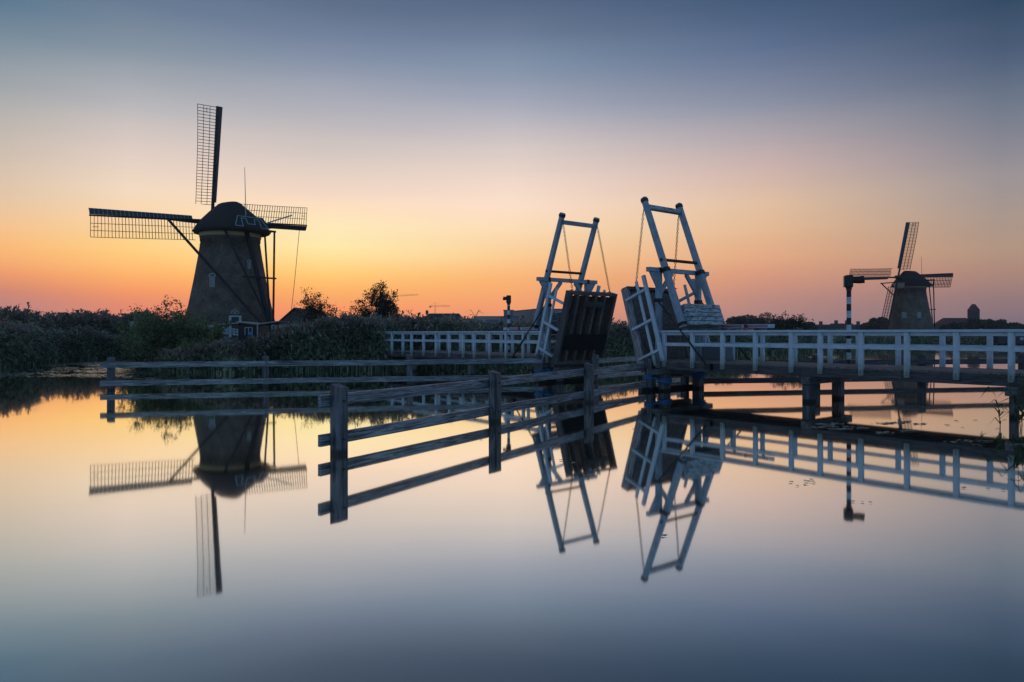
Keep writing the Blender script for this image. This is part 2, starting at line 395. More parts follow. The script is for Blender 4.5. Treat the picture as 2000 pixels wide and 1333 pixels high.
# ------------------------------------------------------------------ water, ground
mb = MB(); mb.poly([(-900,-60,0),(900,-60,0),(900,940,0),(-900,940,0)], [(0,1,2,3)])
tag(mb.build('water', M['water']), kind='structure')
SH = [(-2500,50),(-1200,46),(-500,44),(0,45),(50,48),(100,56),(200,63),(258,66),(272,50),(330,41.5),(450,39),(520,42),(700,44),(850,45),(1000,51),(1100,55),
      (1200,61),(1300,68),(1420,72.6),(1560,84),(1650,104),(1750,130),(2000,142),(2600,150),(5000,160)]
SHx = [a for a, b_ in SH]; SHz = [b_ for a, b_ in SH]
def shoreZ(x): return np.interp(x, SHx, SHz)
def groundz(x, Z):
    d = np.asarray(Z)-shoreZ(x)
    return np.clip(d*.16-.05, -1.2, .55)+np.clip((d-12)*.03, 0, .55)
xs = np.concatenate([np.linspace(-2500, -200, 60), np.linspace(-180, 2200, 240), np.linspace(2250, 5000, 60)])
offs = np.concatenate([[-9, -4, -1.5, -.5, 0, .5, 1, 2, 3, 5, 8, 12, 18, 30, 50], np.geomspace(80, 760, 12)])
XX, OO = np.meshgrid(xs, offs, indexing='ij'); ZZ = shoreZ(XX)+OO
HH = groundz(XX, ZZ)+rng.normal(0, .03, XX.shape)*(OO > 0)
V = np.stack([np.clip((XX-1000)/F*ZZ, -920, 920), np.minimum(ZZ, 945), HH], -1).reshape(-1, 3)
nx, no = XX.shape; idx = np.arange(nx*no).reshape(nx, no)
Fq = np.stack([idx[:-1,:-1], idx[1:,:-1], idx[1:,1:], idx[:-1,1:]], -1).reshape(-1, 4)
go = npmesh('ground', V, Fq, [M['soil']]); place(go, Matrix()); tag(go, kind='structure')
# the near bank the bridge lands on, out to the right
mb = MB(); ring = [(14.6+9*math.cos(t)*1.0+7.5, 11+5*math.sin(t)) for t in np.linspace(0, 2*math.pi, 33)[:-1]]
mb.poly([(x, y, -.5) for x, y in ring]+[((x-22)*.8+22, (y-11)*.8+11, .45) for x, y in ring],
        [(i, (i+1) % 32, 32+(i+1) % 32, 32+i) for i in range(32)]+[tuple(range(32, 64))])
tag(mb.build('near_bank', M['soil']), kind='structure')

# ------------------------------------------------------------------ vegetation builders
def quads_leaves(C, size, aspect=.45, droop=0.0):
    """one rhombic leaf per centre"""
    n_ = len(C); d = rng.normal(size=(n_, 3)); d[:, 2] -= droop; d /= np.linalg.norm(d, axis=1)[:, None]
    e = rng.normal(size=(n_, 3)); e -= (e*d).sum(1)[:, None]*d; e /= np.linalg.norm(e, axis=1)[:, None]
    s = (size*(.6+.8*rng.random(n_)))[:, None]
    V = np.stack([C-d*s*.5, C+e*s*aspect*.5, C+d*s*.5, C-e*s*aspect*.5], 1).reshape(-1, 3)
    return V, np.arange(n_*4).reshape(-1, 4)
def plant(name, label, cat, base, H, W, kind='bush', leaf='leaf', leafsize=.15, nleaf=3000, seed=0, group=None, lean=0.0, D=None):
    """trunk or stems that branch, with leaves gathered about the twigs"""
    rr = random.Random(seed); nr = np.random.default_rng(seed+5)
    base = Vector(base); t = thing(name, label, cat, base, group)
    mb = MB(); tips = []
    def grow(p, d, L, r, depth):
        k = 3; pts = [p.copy()]; rad = [r]
        for i in range(k):
            d = (d+Vector((rr.gauss(0, .16), rr.gauss(0, .16), rr.gauss(.03, .1)))).normalized(); p = p+d*L/k
            pts.append(p.copy()); rad.append(r*(1-.45*(i+1)/k))
        mb.tube(pts, rad, 5 if depth < 2 else 3)
        if depth >= 2: tips.append(pts[-1]); tips.append(pts[-2])
        if depth >= 4: return
        for j in range(rr.choice((2, 3, 3)) if depth else 4):
            a = rr.uniform(0, 2*math.pi); sp = rr.uniform(.35, .95)
            o = Vector((math.cos(a)*W/H*1.3, math.sin(a)*W/H*1.3, 0))*sp
            grow(pts[-1] if j < 2 else pts[-2], (d*.6+o*1.3+Vector((0, 0, .10))).normalized(), L*rr.uniform(.7, 1.15) if depth else L*rr.uniform(1.0, 2.2), r*.6, depth+1)
    if kind == 'tree':
        D = D or W; zc, zr_ = H*.58, H*.42; Cs = []; nc = 42; k = 0
        tr = [base+Vector((lean*H*f*f*.5+rr.gauss(0, .04), rr.gauss(0, .04), H*.72*f)) for f in (0, .2, .4, .6, .8, 1)]
        mb.tube(tr, [(H*.022+.03)*(1-.8*f) for f in (0, .2, .4, .6, .8, 1)], 7)
        while k < nc:
            u = Vector((rr.uniform(-1, 1), rr.uniform(-1, 1), rr.uniform(-1, 1)))
            if not .25 < u.length < 1: continue
            k += 1; wz = 1.0-.25*max(0, u.z); c0 = base+Vector((u.x*W*.44*wz+lean*H*.25, u.y*D*.44*wz, zc+u.z*zr_*.9)); r0 = H*rr.uniform(.055, .10)
            s0 = tr[min(5, max(1, int(5*(.25+.55*(c0.z-base.z)/H*rr.uniform(.6, 1)))))]; mid = s0.lerp(c0, .5)+Vector((rr.gauss(0, .1), rr.gauss(0, .1), -.12*(c0-s0).length*.5))
            mb.tube([s0, s0.lerp(mid, .5), mid, mid.lerp(c0, .5)+Vector((0, 0, .05)), c0], [H*.009, H*.007, H*.005, H*.0035, .008], 4)
            for j in range(5):
                e = c0+Vector((rr.gauss(0, r0), rr.gauss(0, r0), rr.gauss(.03, r0*.8))); mb.tube([mid.lerp(c0, rr.uniform(.5, 1)), e], [.018, .006], 3)
                m_ = max(6, nleaf//(nc*5)); Cs.append(np.array(tuple(e))+nr.normal(size=(m_, 3))*r0*.42)
        C = np.concatenate(Cs); mb.build('trunk', M['bark'], t)
    elif kind == 'bush':
        ns = 26; D = D or W
        for j in range(ns):
            a = rr.uniform(0, 2*math.pi); q = base+Vector((math.cos(a)*W*.25*rr.random(), math.sin(a)*D*.25*rr.random(), 0))
            p = q; pts = [p]; out_ = Vector((math.cos(a)*W*.5, math.sin(a)*D*.5, 0))*rr.random(); hh = H*rr.uniform(.6, 1.0)*(1-.25*((q-base).length/max(.1, W*.25))**2)
            for i in range(1, 7):
                f = i/6; p = q+out_*f**1.4+Vector((rr.gauss(0, .05), rr.gauss(0, .05), hh*(f-.12*f*f*rr.random()))); pts.append(p)
            mb.tube(pts, [.035*(1-.8*i/6)+.004 for i in range(7)], 4); tips += pts[2:]*2
            for k in range(9):
                p0 = pts[rr.randint(2, 6)]; dd = Vector((rr.gauss(0, 1), rr.gauss(0, 1), rr.uniform(.3, 1.4))).normalized()*H*rr.uniform(.08, .2)
                mb.tube([p0, p0+dd], [.012, .004], 3); tips += [p0+dd, p0+dd*.6, p0+dd*.3]
        T = np.array([tuple(p) for p in tips])
        n1 = int(nleaf*.6); C1 = T[nr.integers(0, len(T), n1)]+nr.normal(size=(n1, 3))*H*.03
        n2 = nleaf-n1; u = nr.normal(size=(n2, 3)); u /= np.linalg.norm(u, axis=1)[:, None]; u *= nr.random((n2, 1))**.35
        lump = 1+.22*np.sin(u[:, :1]*7+seed)*np.cos(u[:, 1:2]*6+seed*2)
        C2 = np.array(base)+u*np.array([W*.50, D*.50, H*.47])*lump+[0, 0, H*.42]
        C = np.concatenate([C1, C2]); C = C[C[:, 2] > base.z+.02]
        mb.build('branch', M['bark'], t)
    else:                                              # far tree seen as a lumpy crown on a short trunk
        D = D or W; nb = rr.randint(7, 11); Cs = []
        for j in range(nb):
            a = rr.uniform(0, 2*math.pi); q = rr.random()**.6
            c0 = np.array([math.cos(a)*W*.33*q, math.sin(a)*D*.33*q, H*rr.uniform(.38, .74)]); r0 = np.array([W*.23, D*.23, H*.24])*rr.uniform(.7, 1.15)
            u = nr.normal(size=(nleaf//nb, 3)); u /= np.linalg.norm(u, axis=1)[:, None]; u *= nr.random((len(u), 1))**.25
            Cs.append(c0+u*r0)
        C = np.concatenate(Cs); C = C[(C[:, 2] > H*.04) & (C[:, 2] < H)]+np.array(base)
        mb.tube([base-Vector((0, 0, .3)), base+Vector((0, 0, H*.45)), base+Vector((W*.05, 0, H*.75))], [H*.03, H*.02, .03], 6)
        mb.build('trunk', M['bark'], t)
    Vv, Ff = quads_leaves(C, leafsize, .5, .3)
    o = npmesh('crown' if kind != 'bush' else 'foliage', Vv-np.array(base), Ff, [M[leaf]])
    place(o, MW[t].copy(), t)
    return t

def reeds(name, base, H, wid, plume=.75, leaves=5, droop=1.0, bend=.6):
    """numpy reeds: stem, arching leaves and a feathery plume each; base (n,3), H (n), wid (n)"""
    n_ = len(base); Vs = []; Fs = []; MI = []; k = 0
    ang = rng.random(n_)*2*np.pi; ln = rng.normal(0, .10, n_)+.07; lean = np.stack([np.cos(ang)*.3+bend, np.sin(ang)*.6, np.zeros(n_)], -1)*ln[:, None]
    def pt(t): return base+np.stack([np.zeros(n_), np.zeros(n_), H*t], -1)+lean*(H*t*t)[:, None]
    def strip(A, B, wa, wb, side, mi):
        nonlocal k
        V_ = np.stack([A-side*wa[:, None]/2, A+side*wa[:, None]/2, B+side*wb[:, None]/2, B-side*wb[:, None]/2], 1).reshape(-1, 3)
        Vs.append(V_); Fs.append(np.arange(len(A)*4).reshape(-1, 4)+k); MI.append(np.full(len(A), mi)); k += len(V_)
    sd_ = np.stack([np.cos(ang*3), np.sin(ang*3)*.6, np.zeros(n_)], -1)
    strip(pt(0), pt(.55), wid*.7, wid*.6, sd_, 0); strip(pt(.55), pt(.97), wid*.6, wid*.3, sd_, 0)
    for j in range(leaves):
        t = .12+.8*rng.random(n_); a = rng.random(n_)*2*np.pi; L = (.22+.25*rng.random(n_))*np.minimum(H, 2.4)
        dirn = np.stack([np.cos(a), np.sin(a), np.zeros(n_)], -1); s2 = np.stack([-np.sin(a), np.cos(a), np.full(n_, .4)], -1)
        p0 = base+np.stack([np.zeros(n_), np.zeros(n_), H*t], -1)+lean*(H*t*t)[:, None]
        up1 = .75+.3*rng.random(n_); p1 = p0+dirn*(L*.38)[:, None]; p1[:, 2] += L*.5*up1
        p2 = p1+dirn*(L*.5)[:, None]; p2[:, 2] += L*(.15-.6*rng.random(n_)*droop)
        strip(p0, p1, wid*.8, wid*1.3, s2, 0); strip(p1, p2, wid*1.3, wid*.15, s2, 0)
    has = rng.random(n_) < plume
    if has.any():
        for j in range(4):
            A = pt(.93)[has]; a = rng.random(has.sum())*2*np.pi; L = .18+.22*rng.random(has.sum()); q = .35+.4*rng.random(has.sum())
            B = A+np.stack([np.cos(a)*L*q+.05, np.sin(a)*L*q, L*(.9-.25*j*rng.random(has.sum()))], -1)
            w_ = wid[has]; s2 = np.stack([-np.sin(a), np.cos(a), np.full(len(a), .3)], -1)
            strip(A, B, w_*.7, w_*2.2, s2, 1)
    V = np.concatenate(Vs); Fq = np.concatenate(Fs)
    # gradient-free, one mesh: the bed reads as one mass
    o = npmesh(name, V, Fq, [M['reed'], M['plume']], np.concatenate(MI)); place(o, Matrix()); return o
YT = [(-700,640),(0,640),(60,645),(100,652),(200,655),(262,662),(280,684),(330,690),(400,682),(470,675),(520,663),(560,650),(600,640),(650,632),(700,629),(745,630),
      (800,636),(870,630),(950,642),(1000,644),(1100,641),(1200,637),(1300,641),(1400,650),(1560,652),(1620,656),(2000,656),(3000,656)]
def reed_strip(name, x0, x1, d0, d1, n_, hs=1.0, yt=None, plume=.75, hmin=.5, leaves=5, wf=1.0, powr=1.5):
    x = rng.uniform(x0, x1, n_); d = d0+(d1-d0)*rng.random(n_)**powr; Z = shoreZ(x)+d
    tab = yt or YT; yy = np.interp(x, [a for a, _ in tab], [b_ for _, b_ in tab])
    lump = 4*np.sin(x*.05)+3*np.sin(x*.13+1)+2.0*np.sin(x*.31+2)
    gz = groundz(x, Z); top = CAMZ+(HZ-yy+lump*.7)*Z/F
    H = np.maximum(hmin, (top-gz)*hs)*(1.04-.45*rng.random(n_)**1.2+.16*rng.random(n_)*(rng.random(n_) < .14))
    gz = np.maximum(gz, -.1)
    base = np.stack([(x-1000)/F*Z, Z, gz], -1); wid = np.maximum(.03, Z*.00105)*(.5+1.0*rng.random(n_))*wf; H = H*(1+.10*np.sin(x*.9+Z*2.1)+.07*np.sin(x*2.3-Z*1.3))
    return reeds(name, base, H, wid, plume, leaves)
tag(reed_strip('reed_bed', -260, 1010, -.3, 6.5, 20000, plume=.55), 'dense reed bed with brown plumes along the left and middle bank', 'reeds', kind='stuff')
tag(reed_strip('reed_bed', -260, 300, 13, 24, 6000, yt=[(-300,616),(0,616),(100,620),(200,618),(262,622),(300,626)], plume=.9, leaves=4),
    'taller dark reed belt on the skyline behind the left bank', 'reeds', kind='stuff')
tag(reed_strip('reed_bed', 1010, 1420, -.3, 6, 7000, plume=.5), 'reed bed on the far bank between and behind the raised bridge leaves', 'reeds', kind='stuff')
tag(reed_strip('reed_bed', 1400, 2180, -.3, 7, 9000, plume=.15, hmin=.6, leaves=5), 'low green reed and grass fringe on the far right bank', 'reeds', kind='stuff')

# ------------------------------------------------------------------ timber guide fences
def fence(label, pts, side, ext0=.35, ext1=.35, zt=1.25, slope=-.035, rails=True, w=.235, mat='fence'):
    t = thing('guide_fence', label, 'fence', (pts[0][0], pts[0][1], 0), 'timber guide fences standing in the water')
    V2 = [Vector((a, b, 0)) for a, b in pts]
    for p in V2:
        d = (V2[-1]-V2[0]).normalized()
        o = beam('post', p+Vector((0, 0, -1.2)), p+Vector((0, 0, zt+random.uniform(-.015, .015))), w, w, M['fencepost' if mat == 'fence' else mat], t, up=d, bev=.012, top=slope)
        nrm_ = Vector((-d.y, d.x, 0))
        for zz in (.97, .27):
            q = MB(); c = p+Vector((0, 0, zz))-nrm_*side*(w/2+.004); q.tube([c-nrm_*side*.0, c-nrm_*side*.02], .022, 8)
            q.build('bolt', M['steel'], o)
    for i in range(len(V2)-1):
        a, b = V2[i], V2[i+1]; d = (b-a).normalized(); nrm_ = Vector((-d.y, d.x, 0))*side*(w/2+.045)
        a2 = a-d*(ext0 if i == 0 else 0)+nrm_; b2 = b+d*(ext1 if i == len(V2)-2 else -.004)+nrm_
        for zc, hh in ((.965, .215), (.265, .215)):
            beam('rail', a2+Vector((0, 0, zc+random.uniform(-.008, .008))), b2+Vector((0, 0, zc+random.uniform(-.008, .008))), .08, hh, M[mat], t, bev=.008, rough=.002)
    return t
fence('nearest grey timber guide fence running from the foreground to the right bridge leaf', [(-3.15,13.24),(-.42,17.96),(2.42,22.87),(5.25,27.75)], 1, .33, -.1)
fence('long low grey guide fence in front of the reeds on the left', [(-15.5,28.1),(-10.0,29.5),(-4.35,30.9),(1.2,32.3)], -1, .33, .12)
fence('short grey guide fence seen in the gap between the two raised leaves', [(3.75,32.6),(6.35,35.7),(8.95,38.8)], -1, .05, .3)
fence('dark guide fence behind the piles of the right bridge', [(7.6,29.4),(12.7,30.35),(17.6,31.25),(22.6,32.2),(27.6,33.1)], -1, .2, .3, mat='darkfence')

# ------------------------------------------------------------------ the two halves of the drawbridge
TH = R(51); U = Vector((-math.cos(TH), math.sin(TH), 0)); VV = Vector((math.sin(TH), math.cos(TH), 0)); A0 = Vector((12.8885, 18.7, 0))
S0 = 14.765; DZ = 1.17
def bridge(sign, label, apost, aend):
    def T(a, v, z): return A0+U*(S0+sign*a)+VV*v+Vector((0, 0, z))
    out_ = U*sign
    t = thing('drawbridge', label, 'drawbridge', T(3.2, 1.2, 0), 'the two halves of the wooden drawbridge')
    W2 = 2.35; a0 = 2.72
    # deck
    mb = MB(); n_ = int((aend-a0)/.152)
    for i in range(n_):
        a = a0+i*.152; j = random.uniform(-.012, .012)
        mb.beam(T(a+.072, -.02+j, DZ-.03+random.uniform(-.002, .002)), T(a+.072, W2+.02+j, DZ-.03), .144, .055)
    mb.build('deck', M['deck'], t)
    for v in (.05, W2-.05):
        a = a0+.02; k = 0
        while a < aend:
            b = min(aend, a+3.1); beam('girder', T(a, v, DZ-.205), T(b-.006, v, DZ-.205), .16, .285, M['fascia'], t, bev=.006); a = b
    for v in (.65, 1.2, 1.75): beam('girder', T(a0+.1, v, DZ-.2), T(aend, v, DZ-.2), .14, .26, M['fascia'], t)
    # bents of piles
    for k, a in enumerate((9.15, 14.75, 19.6)):
        if a > aend: continue
        beam('cap_beam', T(a, -.12, DZ-.47), T(a, W2+.35, DZ-.47), .28, .24, M['pile'], t)
        for v in (.12, 2.0): beam('pile', T(a, v, -1.5), T(a, v, DZ-.595), .30 if k != 1 else .18, .30 if k != 1 else .18, M['pile'], t, up=out_, bev=.015)
    # heavy abutment under the tower
    for v in (.12, 2.2):
        beam('pile', T(3.35, v, -1.5), T(3.35, v, DZ-.52), .34, .34, M['pile'], t, up=out_, bev=.015)
        beam('pile', T(2.62, v+.1, -1.5), T(2.62, v+.1, DZ-.72), .26, .26, M['pile'], t, up=out_, bev=.015)
    beam('cap_beam', T(3.35, -.45, DZ-.43), T(3.35, 2.95, DZ-.43), .32, .2, M['pile'], t)
    beam('sill_beam', T(2.6, -.25, DZ-.33), T(2.6, 2.75, DZ-.33), .2, .3, M['fascia'], t)
    beam('sill_beam', T(2.62, -.1, DZ-.60), T(2.62, 2.6, DZ-.60), .16, .2, M['pile'], t)
    beam('fender_beam', T(2.95, -.6, .06), T(2.95, 3.0, .06), .2, .14, M['blackplate'], t)
    # railings on both edges
    for v, s_ in ((-.07, -1), (W2+.07, 1)):
        r0 = apost[0]-.22; r1 = aend
        rl = beam('railing', T(r0, v, DZ+1.09), T(r1, v, DZ+1.09), .17, .075, M['white'], t, bev=.008)
        beam('mid_rail', T(r0+.05, v+.01*s_, DZ+.61), T(r1, v+.01*s_, DZ+.61), .07, .125, M['white'], rl)
        beam('under_rail', T(r0+.02, v-.045*s_, DZ+1.0), T(r1, v-.045*s_, DZ+1.0), .05, .10, M['white'], rl)
        for a in apost:
            if a > aend: continue
            o = beam('railing_post', T(a, v-.0*s_, DZ-.24), T(a, v, DZ+1.052), .14, .115, M['white'], rl, up=VV, bev=.008)
            if s_ < 0:
                for zz in (-.16, -.09): q = MB(); q.tube([T(a, v+s_*.058, DZ+zz), T(a, v+s_*.07, DZ+zz)], .016, 6); q.build('bolt', M['steel'], rl)
    # gantry
    ta = 3.155; gv = (0.02, 2.46); ZB = 4.69
    for v in gv:
        beam('gantry_post', T(ta, v, DZ-.3), T(ta, v, ZB-.17), .2, .2, M['gantry'], t, up=out_, bev=.012)
        for s_ in (-1, 1):
            q = MB(); p = [T(ta, v+s_*.10, ZB-.175), T(ta, v+s_*.53, ZB-.175), T(ta, v+s_*.10, ZB-.78)] if (s_ < 0) == (v < 1) else None
            if p:                                                        # outer triangular bracket
                qq = [x+out_*.045 for x in p]+[x-out_*.045 for x in p]
                q.poly(qq, [(0,1,2),(3,5,4),(0,3,4,1),(1,4,5,2),(2,5,3,0)]); q.build('bracket', M['gantry'], t)
            else: beam('brace', T(ta, v+s_*.08, ZB-.95), T(ta, v+s_*.78, ZB-.17), .1, .17, M['gantry'], t, up=(0,0,1))
        # iron straps and stay rod
        beam('strap', T(ta-.12, v, ZB-.085), T(ta+.12, v, ZB-.085), .12, .20, M['black'], t, bev=.003)
        q = MB(); q.tube([T(ta+.05, v-.14 if v < 1 else v+.14, 3.45), T(5.52, v-.2 if v < 1 else v+.2, 1.02)], .032, 8); q.build('stay_rod', M['black'], t, smooth=True)
        beam('strap', T(ta-.12, v, 3.45), T(ta+.13, v, 3.45), .23, .14, M['black'], t, bev=.003)
        q = MB(); c = T(5.52, v-.12 if v < 1 else v+.12, 1.0); q.beam(c-out_*.13, c+out_*.13, .26, .2); q.build('anchor_shoe', M['black'], t)
    beam('crossbeam', T(ta, -.62, ZB-.085), T(ta, 3.08, ZB-.085), .18, .17, M['gantry'], t, bev=.012)
    # balance: two arms, crossbars, counterweight
    def arm(l_, v, off=0):                                              # l_ runs from the low end (0) to the high end (1)
        a = 4.22+(2.315-4.22)*l_; z = 2.42+(7.50-2.42)*l_
        dx, dz = -1.905/5.425, 5.08/5.425
        return T(a+dz*off, v, z-dx*off)
    b_ = thing('balance', None, None, (0, 0, 0)); col.objects.unlink(b_); bpy.data.objects.remove(b_)
    up_ = out_*5.08+Vector((0, 0, 1.905))
    for v in (.13, 2.27):
        ar = beam('balance_arm', arm(0, v), arm(1, v), .20, .24, M['gantry'], t, up=up_, bev=.012, taper=.86)
        beam('end_cap', arm(.965, v), arm(.99, v), .20, .225, M['black'], ar, up=up_, bev=0)
        beam('pivot_strap', arm(.415, v), arm(.445, v), .25, .27, M['black'], ar, up=up_, bev=.003)
        beam('end_cap', arm(.012, v), arm(.035, v), .23, .26, M['black'], ar, up=up_, bev=.003)
    beam('crossbar', arm(.925, .23), arm(.925, 2.17), .18, .17, M['worn' if sign < 0 else 'gantry'], t, up=up_, bev=.01)
    q = MB(); q.tube([arm(.505, .0, .02), arm(.505, 2.4, .02)], .06, 10); q.build('axle', M['black'], t)
    bx = []
    for k in range(5):
        l0 = .015+.0315*k
        o = beam('counterweight_board', arm(l0, .245, .05), arm(l0, 2.44, .05), .45, .152, M['worn'], t, up=arm(1, 0)-arm(0, 0), bev=.01); bx.append(o)
    beam('counterweight_board', arm(-.035, .2, .0), arm(-.035, 2.5, .0), .36, .08, M['fascia'], t, up=arm(1, 0)-arm(0, 0))
    # the raised leaf
    h = (2.6, .98); tip = (1.72, 3.96); Ld = Vector((tip[0]-h[0], 0, tip[1]-h[1])); LL = Ld.length; Ld.normalize()
    Nn = (Ld.z, -Ld.x)                                                   # deck side: outward and up
    def lf(l_, v, nn): return T(h[0]+Ld.x*l_+Nn[0]*nn, v, h[1]+Ld.z*l_+Nn[1]*nn)
    upn = out_*Nn[0]+Vector((0, 0, Nn[1]))
    mb = MB()
    for k in range(17):
        l0 = .14+k*.172
        mb.beam(lf(l0, -.02, random.uniform(-.006, .006)), lf(l0, 2.5, random.uniform(-.006, .006)), .166, .05, up=upn)
    lv = mb.build('leaf_deck', M['plank'], t)
    for v in (-.15, 2.62): beam('leaf_beam', lf(-.1, v, -.12), lf(LL+.04, v, -.12), .15, .34, M[('fence' if sign < 0 else 'fascia') if v < 1 else 'joist'], lv, up=upn, bev=.01)
    for v in (.28, .82, 1.38, 1.93): beam('joist', lf(0, v, -.17), lf(LL-.05, v, -.17), .11, .28, M['joist'], lv, up=upn)
    beam('tip_beam', lf(LL+.02, -.2, -.10), lf(LL+.02, 2.72, -.10), .12, .34, M['joist'], lv, up=upn)
    beam('cross_tie', lf(LL-.42, .6, -.345), lf(LL-.42, 1.95, -.345), .26, .07, M['fascia'], lv, up=upn)
    beam('cover_plate', lf(.95, -.06, -.335), lf(.95, 2.53, -.335), .72, .02, M['blackplate'], lv, up=upn)
    beam('heel_beam', lf(-.02, -.1, -.17), lf(-.02, 2.57, -.17), .16, .26, M['joist'], lv, up=upn)
    for v, s_ in ((-.28, -1), (2.75, 1)):
        rr_ = beam('leaf_railing', lf(-.12, v, 1.02), lf(3.28, v, 1.02), .11, .15, M['white'], lv, up=upn, bev=.01)
        beam('leaf_mid_rail', lf(-.2, v-.02*s_, .60), lf(3.18, v-.02*s_, .60), .06, .12, M['white'], rr_, up=upn)
        for l0 in (2.62, 1.42, .22): beam('leaf_post', lf(l0, v+.035*s_, -.06), lf(l0+.10, v+.035*s_, .98), .12, .10, M['white'], rr_, up=Ld.x*out_+Vector((0, 0, Ld.z)), bev=.006)
    q = MB()                                                             # lifting eyes
    for v in (.2, 2.6): q.tube([lf(LL, v, .0), lf(LL+.1, v, .14), lf(LL, v, .28)], .018, 6)
    q.build('lifting_eye', M['black'], lv)
    for vt, vb in ((.13, .24), (2.27, 2.6)):                             # rod above, chain below
        p0 = arm(.975, vt); p1 = lf(LL+.02, vb, .10); q = MB(); pm = p0+(p1-p0)*.12; q.tube([p0, pm], .018, 6)
        nn_ = int((p1-pm).length/.088); d = (p1-pm).normalized(); s1 = d.cross(Vector((0, 1, 0))).normalized(); s2 = d.cross(s1)
        for k in range(nn_):
            c = pm+d*(.088*(k+.5)); sx = s1 if k % 2 else s2
            q.tube([c-d*.052-sx*.0, c-d*.036-sx*.032, c+d*.036-sx*.032, c+d*.052, c+d*.036+sx*.032, c-d*.036+sx*.032, c-d*.052], .0125, 4)
        q.build('chain', M['steel'], t)
    q = MB(); pts = [lf(.9, .12, .03)+Vector((0, 0, -.35*math.sin(k/8*math.pi)))+out_*(.5*k/8) for k in range(9)]; q.tube(pts, .018, 6); q.build('cable', M['black'], t)
    return t, T
APOST = [3.5, 4.79, 6.07, 7.36, 8.66, 9.63, 10.9, 12.2, 13.47, 14.75, 15.72, 17.0, 18.25, 19.53, 20.8]
br_r, TR = bridge(-1, 'right half of the white drawbridge, nearer tower, deck running out to the right', APOST[:14], 19.6)
br_l, TL = bridge(1, 'left half of the white drawbridge with the dark underside of its leaf facing us', APOST, 21.2)

def signal(T, a, v, base, top, label, flip, plate):
    p = T(a, v, base); t = thing('signal_post', label, 'traffic signal', p, 'bridge signals on striped posts')
    q = MB(); q2 = MB(); z = base; k = 0; h = .235
    while z < top-.42:
        z1 = min(top-.42, z+h); (q if k % 2 else q2).tube([Vector((p.x, p.y, z)), Vector((p.x, p.y, z1))], .075, 16); z = z1; k += 1
    q.build('white_band', M['white'], t, smooth=False); q2.build('black_band', M['black'], t)
    c = Vector((p.x, p.y, top-.21)); d = Vector((flip, -.40 if plate else 0, 0)).normalized()
    beam('lamp_housing', c-Vector((0, 0, .21)), c+Vector((0, 0, .21)), .30, .26, M['black'], t, up=d, bev=.03)
    if plate: beam('back_plate', c-d*.15-Vector((0, 0, .19)), c-d*.15-Vector((0, 0, -.19)), .27, .035, M['yellowplate'], t, up=d, bev=.01)
    vl = 1.0 if plate else .5; q = MB(); q.tube([c+d*.12+Vector((0, 0, .05)), c+d*(.13+.17*vl)+Vector((0, 0, .04)), c+d*(.13+.34*vl)+Vector((0, 0, .06))], [.11*(.6+.4*vl), .12*(.6+.4*vl), .13*(.6+.4*vl)], 14); q.build('visor', M['black'], t)
    q = MB(); q.tube([Vector((p.x, p.y, top-.5)), Vector((p.x, p.y, top-.41))], .095, 14); q.build('collar', M['black'], t)
    return t
signal(TR, 9.22, 2.6, DZ-.1, 4.16, 'striped black and white signal post behind the right railing, lamp hood pointing right', 1, True)
signal(TL, 9.21, 2.6, DZ-.1, 4.22, 'far smaller striped signal post behind the left railing, small hood pointing left', -1, False)
def boom(T, a0, a1, v, z, label):
    p = T(a0, v, z); t = thing('barrier_boom', label, 'barrier', T((a0+a1)/2, v, DZ), 'striped barrier booms beside the bridge')
    beam('boom', T(a0, v, z), T(a1, v, z), .10, .145, M['white'], t, bev=.01)
    q = MB(); n_ = 24; fr = T(1, 0, 0)-T(0, 0, 0)
    for k in range(n_):
        if k in (n_//2-1, n_//2): continue
        a = a0+(a1-a0)*(k+.8)/(n_+3); q.beam(T(a-.02, v-.056, z-.045), T(a+.025, v-.056, z+.045), .006, .045, up=(0, 0, 1))
    q.build('red_stripe', M['red'], t)
    q = MB(); q.tube([T((a0+a1)/2, v-.05, z), T((a0+a1)/2, v-.11, z)], .075, 14); q.build('reflector', M['red'], t)
    for a in (a0+.25*(a1-a0), a1-.2*(a1-a0)): beam('support', T(a, v+.02, DZ-.2), T(a, v+.02, z-.07), .09, .09, M['greybox'], t)
    return t
boom(TR, 4.15, 6.42, 2.62, 2.46, 'striped red and white barrier boom resting beside the right counterweight')
boom(TL, 6.9, 9.65, 2.62, 2.43, 'striped red and white barrier boom beside the left signal post')
def cabinet(T, a, v, z0, w, d, h, label, mat):
    c = T(a, v, z0); t = thing('control_cabinet', label, 'cabinet', c)
    T0 = lambda aa, vv_, zz: T(a+aa, v+vv_, z0+zz)
    beam('housing', T0(-w/2, 0, h/2), T0(w/2, 0, h/2), d, h, mat, t, bev=.012)
    beam('lid', T0(-w/2-.02, 0, h+.012), T0(w/2+.02, 0, h+.012), d+.04, .03, mat, t, bev=.005)
    beam('door', T0(-w/2+.06, -d/2-.008, h*.5), T0(w/2-.06, -d/2-.008, h*.5), .012, h*.8, mat, t, bev=.003)
    return t
cabinet(TR, 4.4, 1.95, DZ, .95, .55, .62, 'low grey control cabinet on the right deck under the counterweight', M['greybox'])
cabinet(TL, 18.9, 2.9, DZ-.4, .5, .4, 1.0, 'small white cabinet behind the left end of the railing', M['whitetrim'])

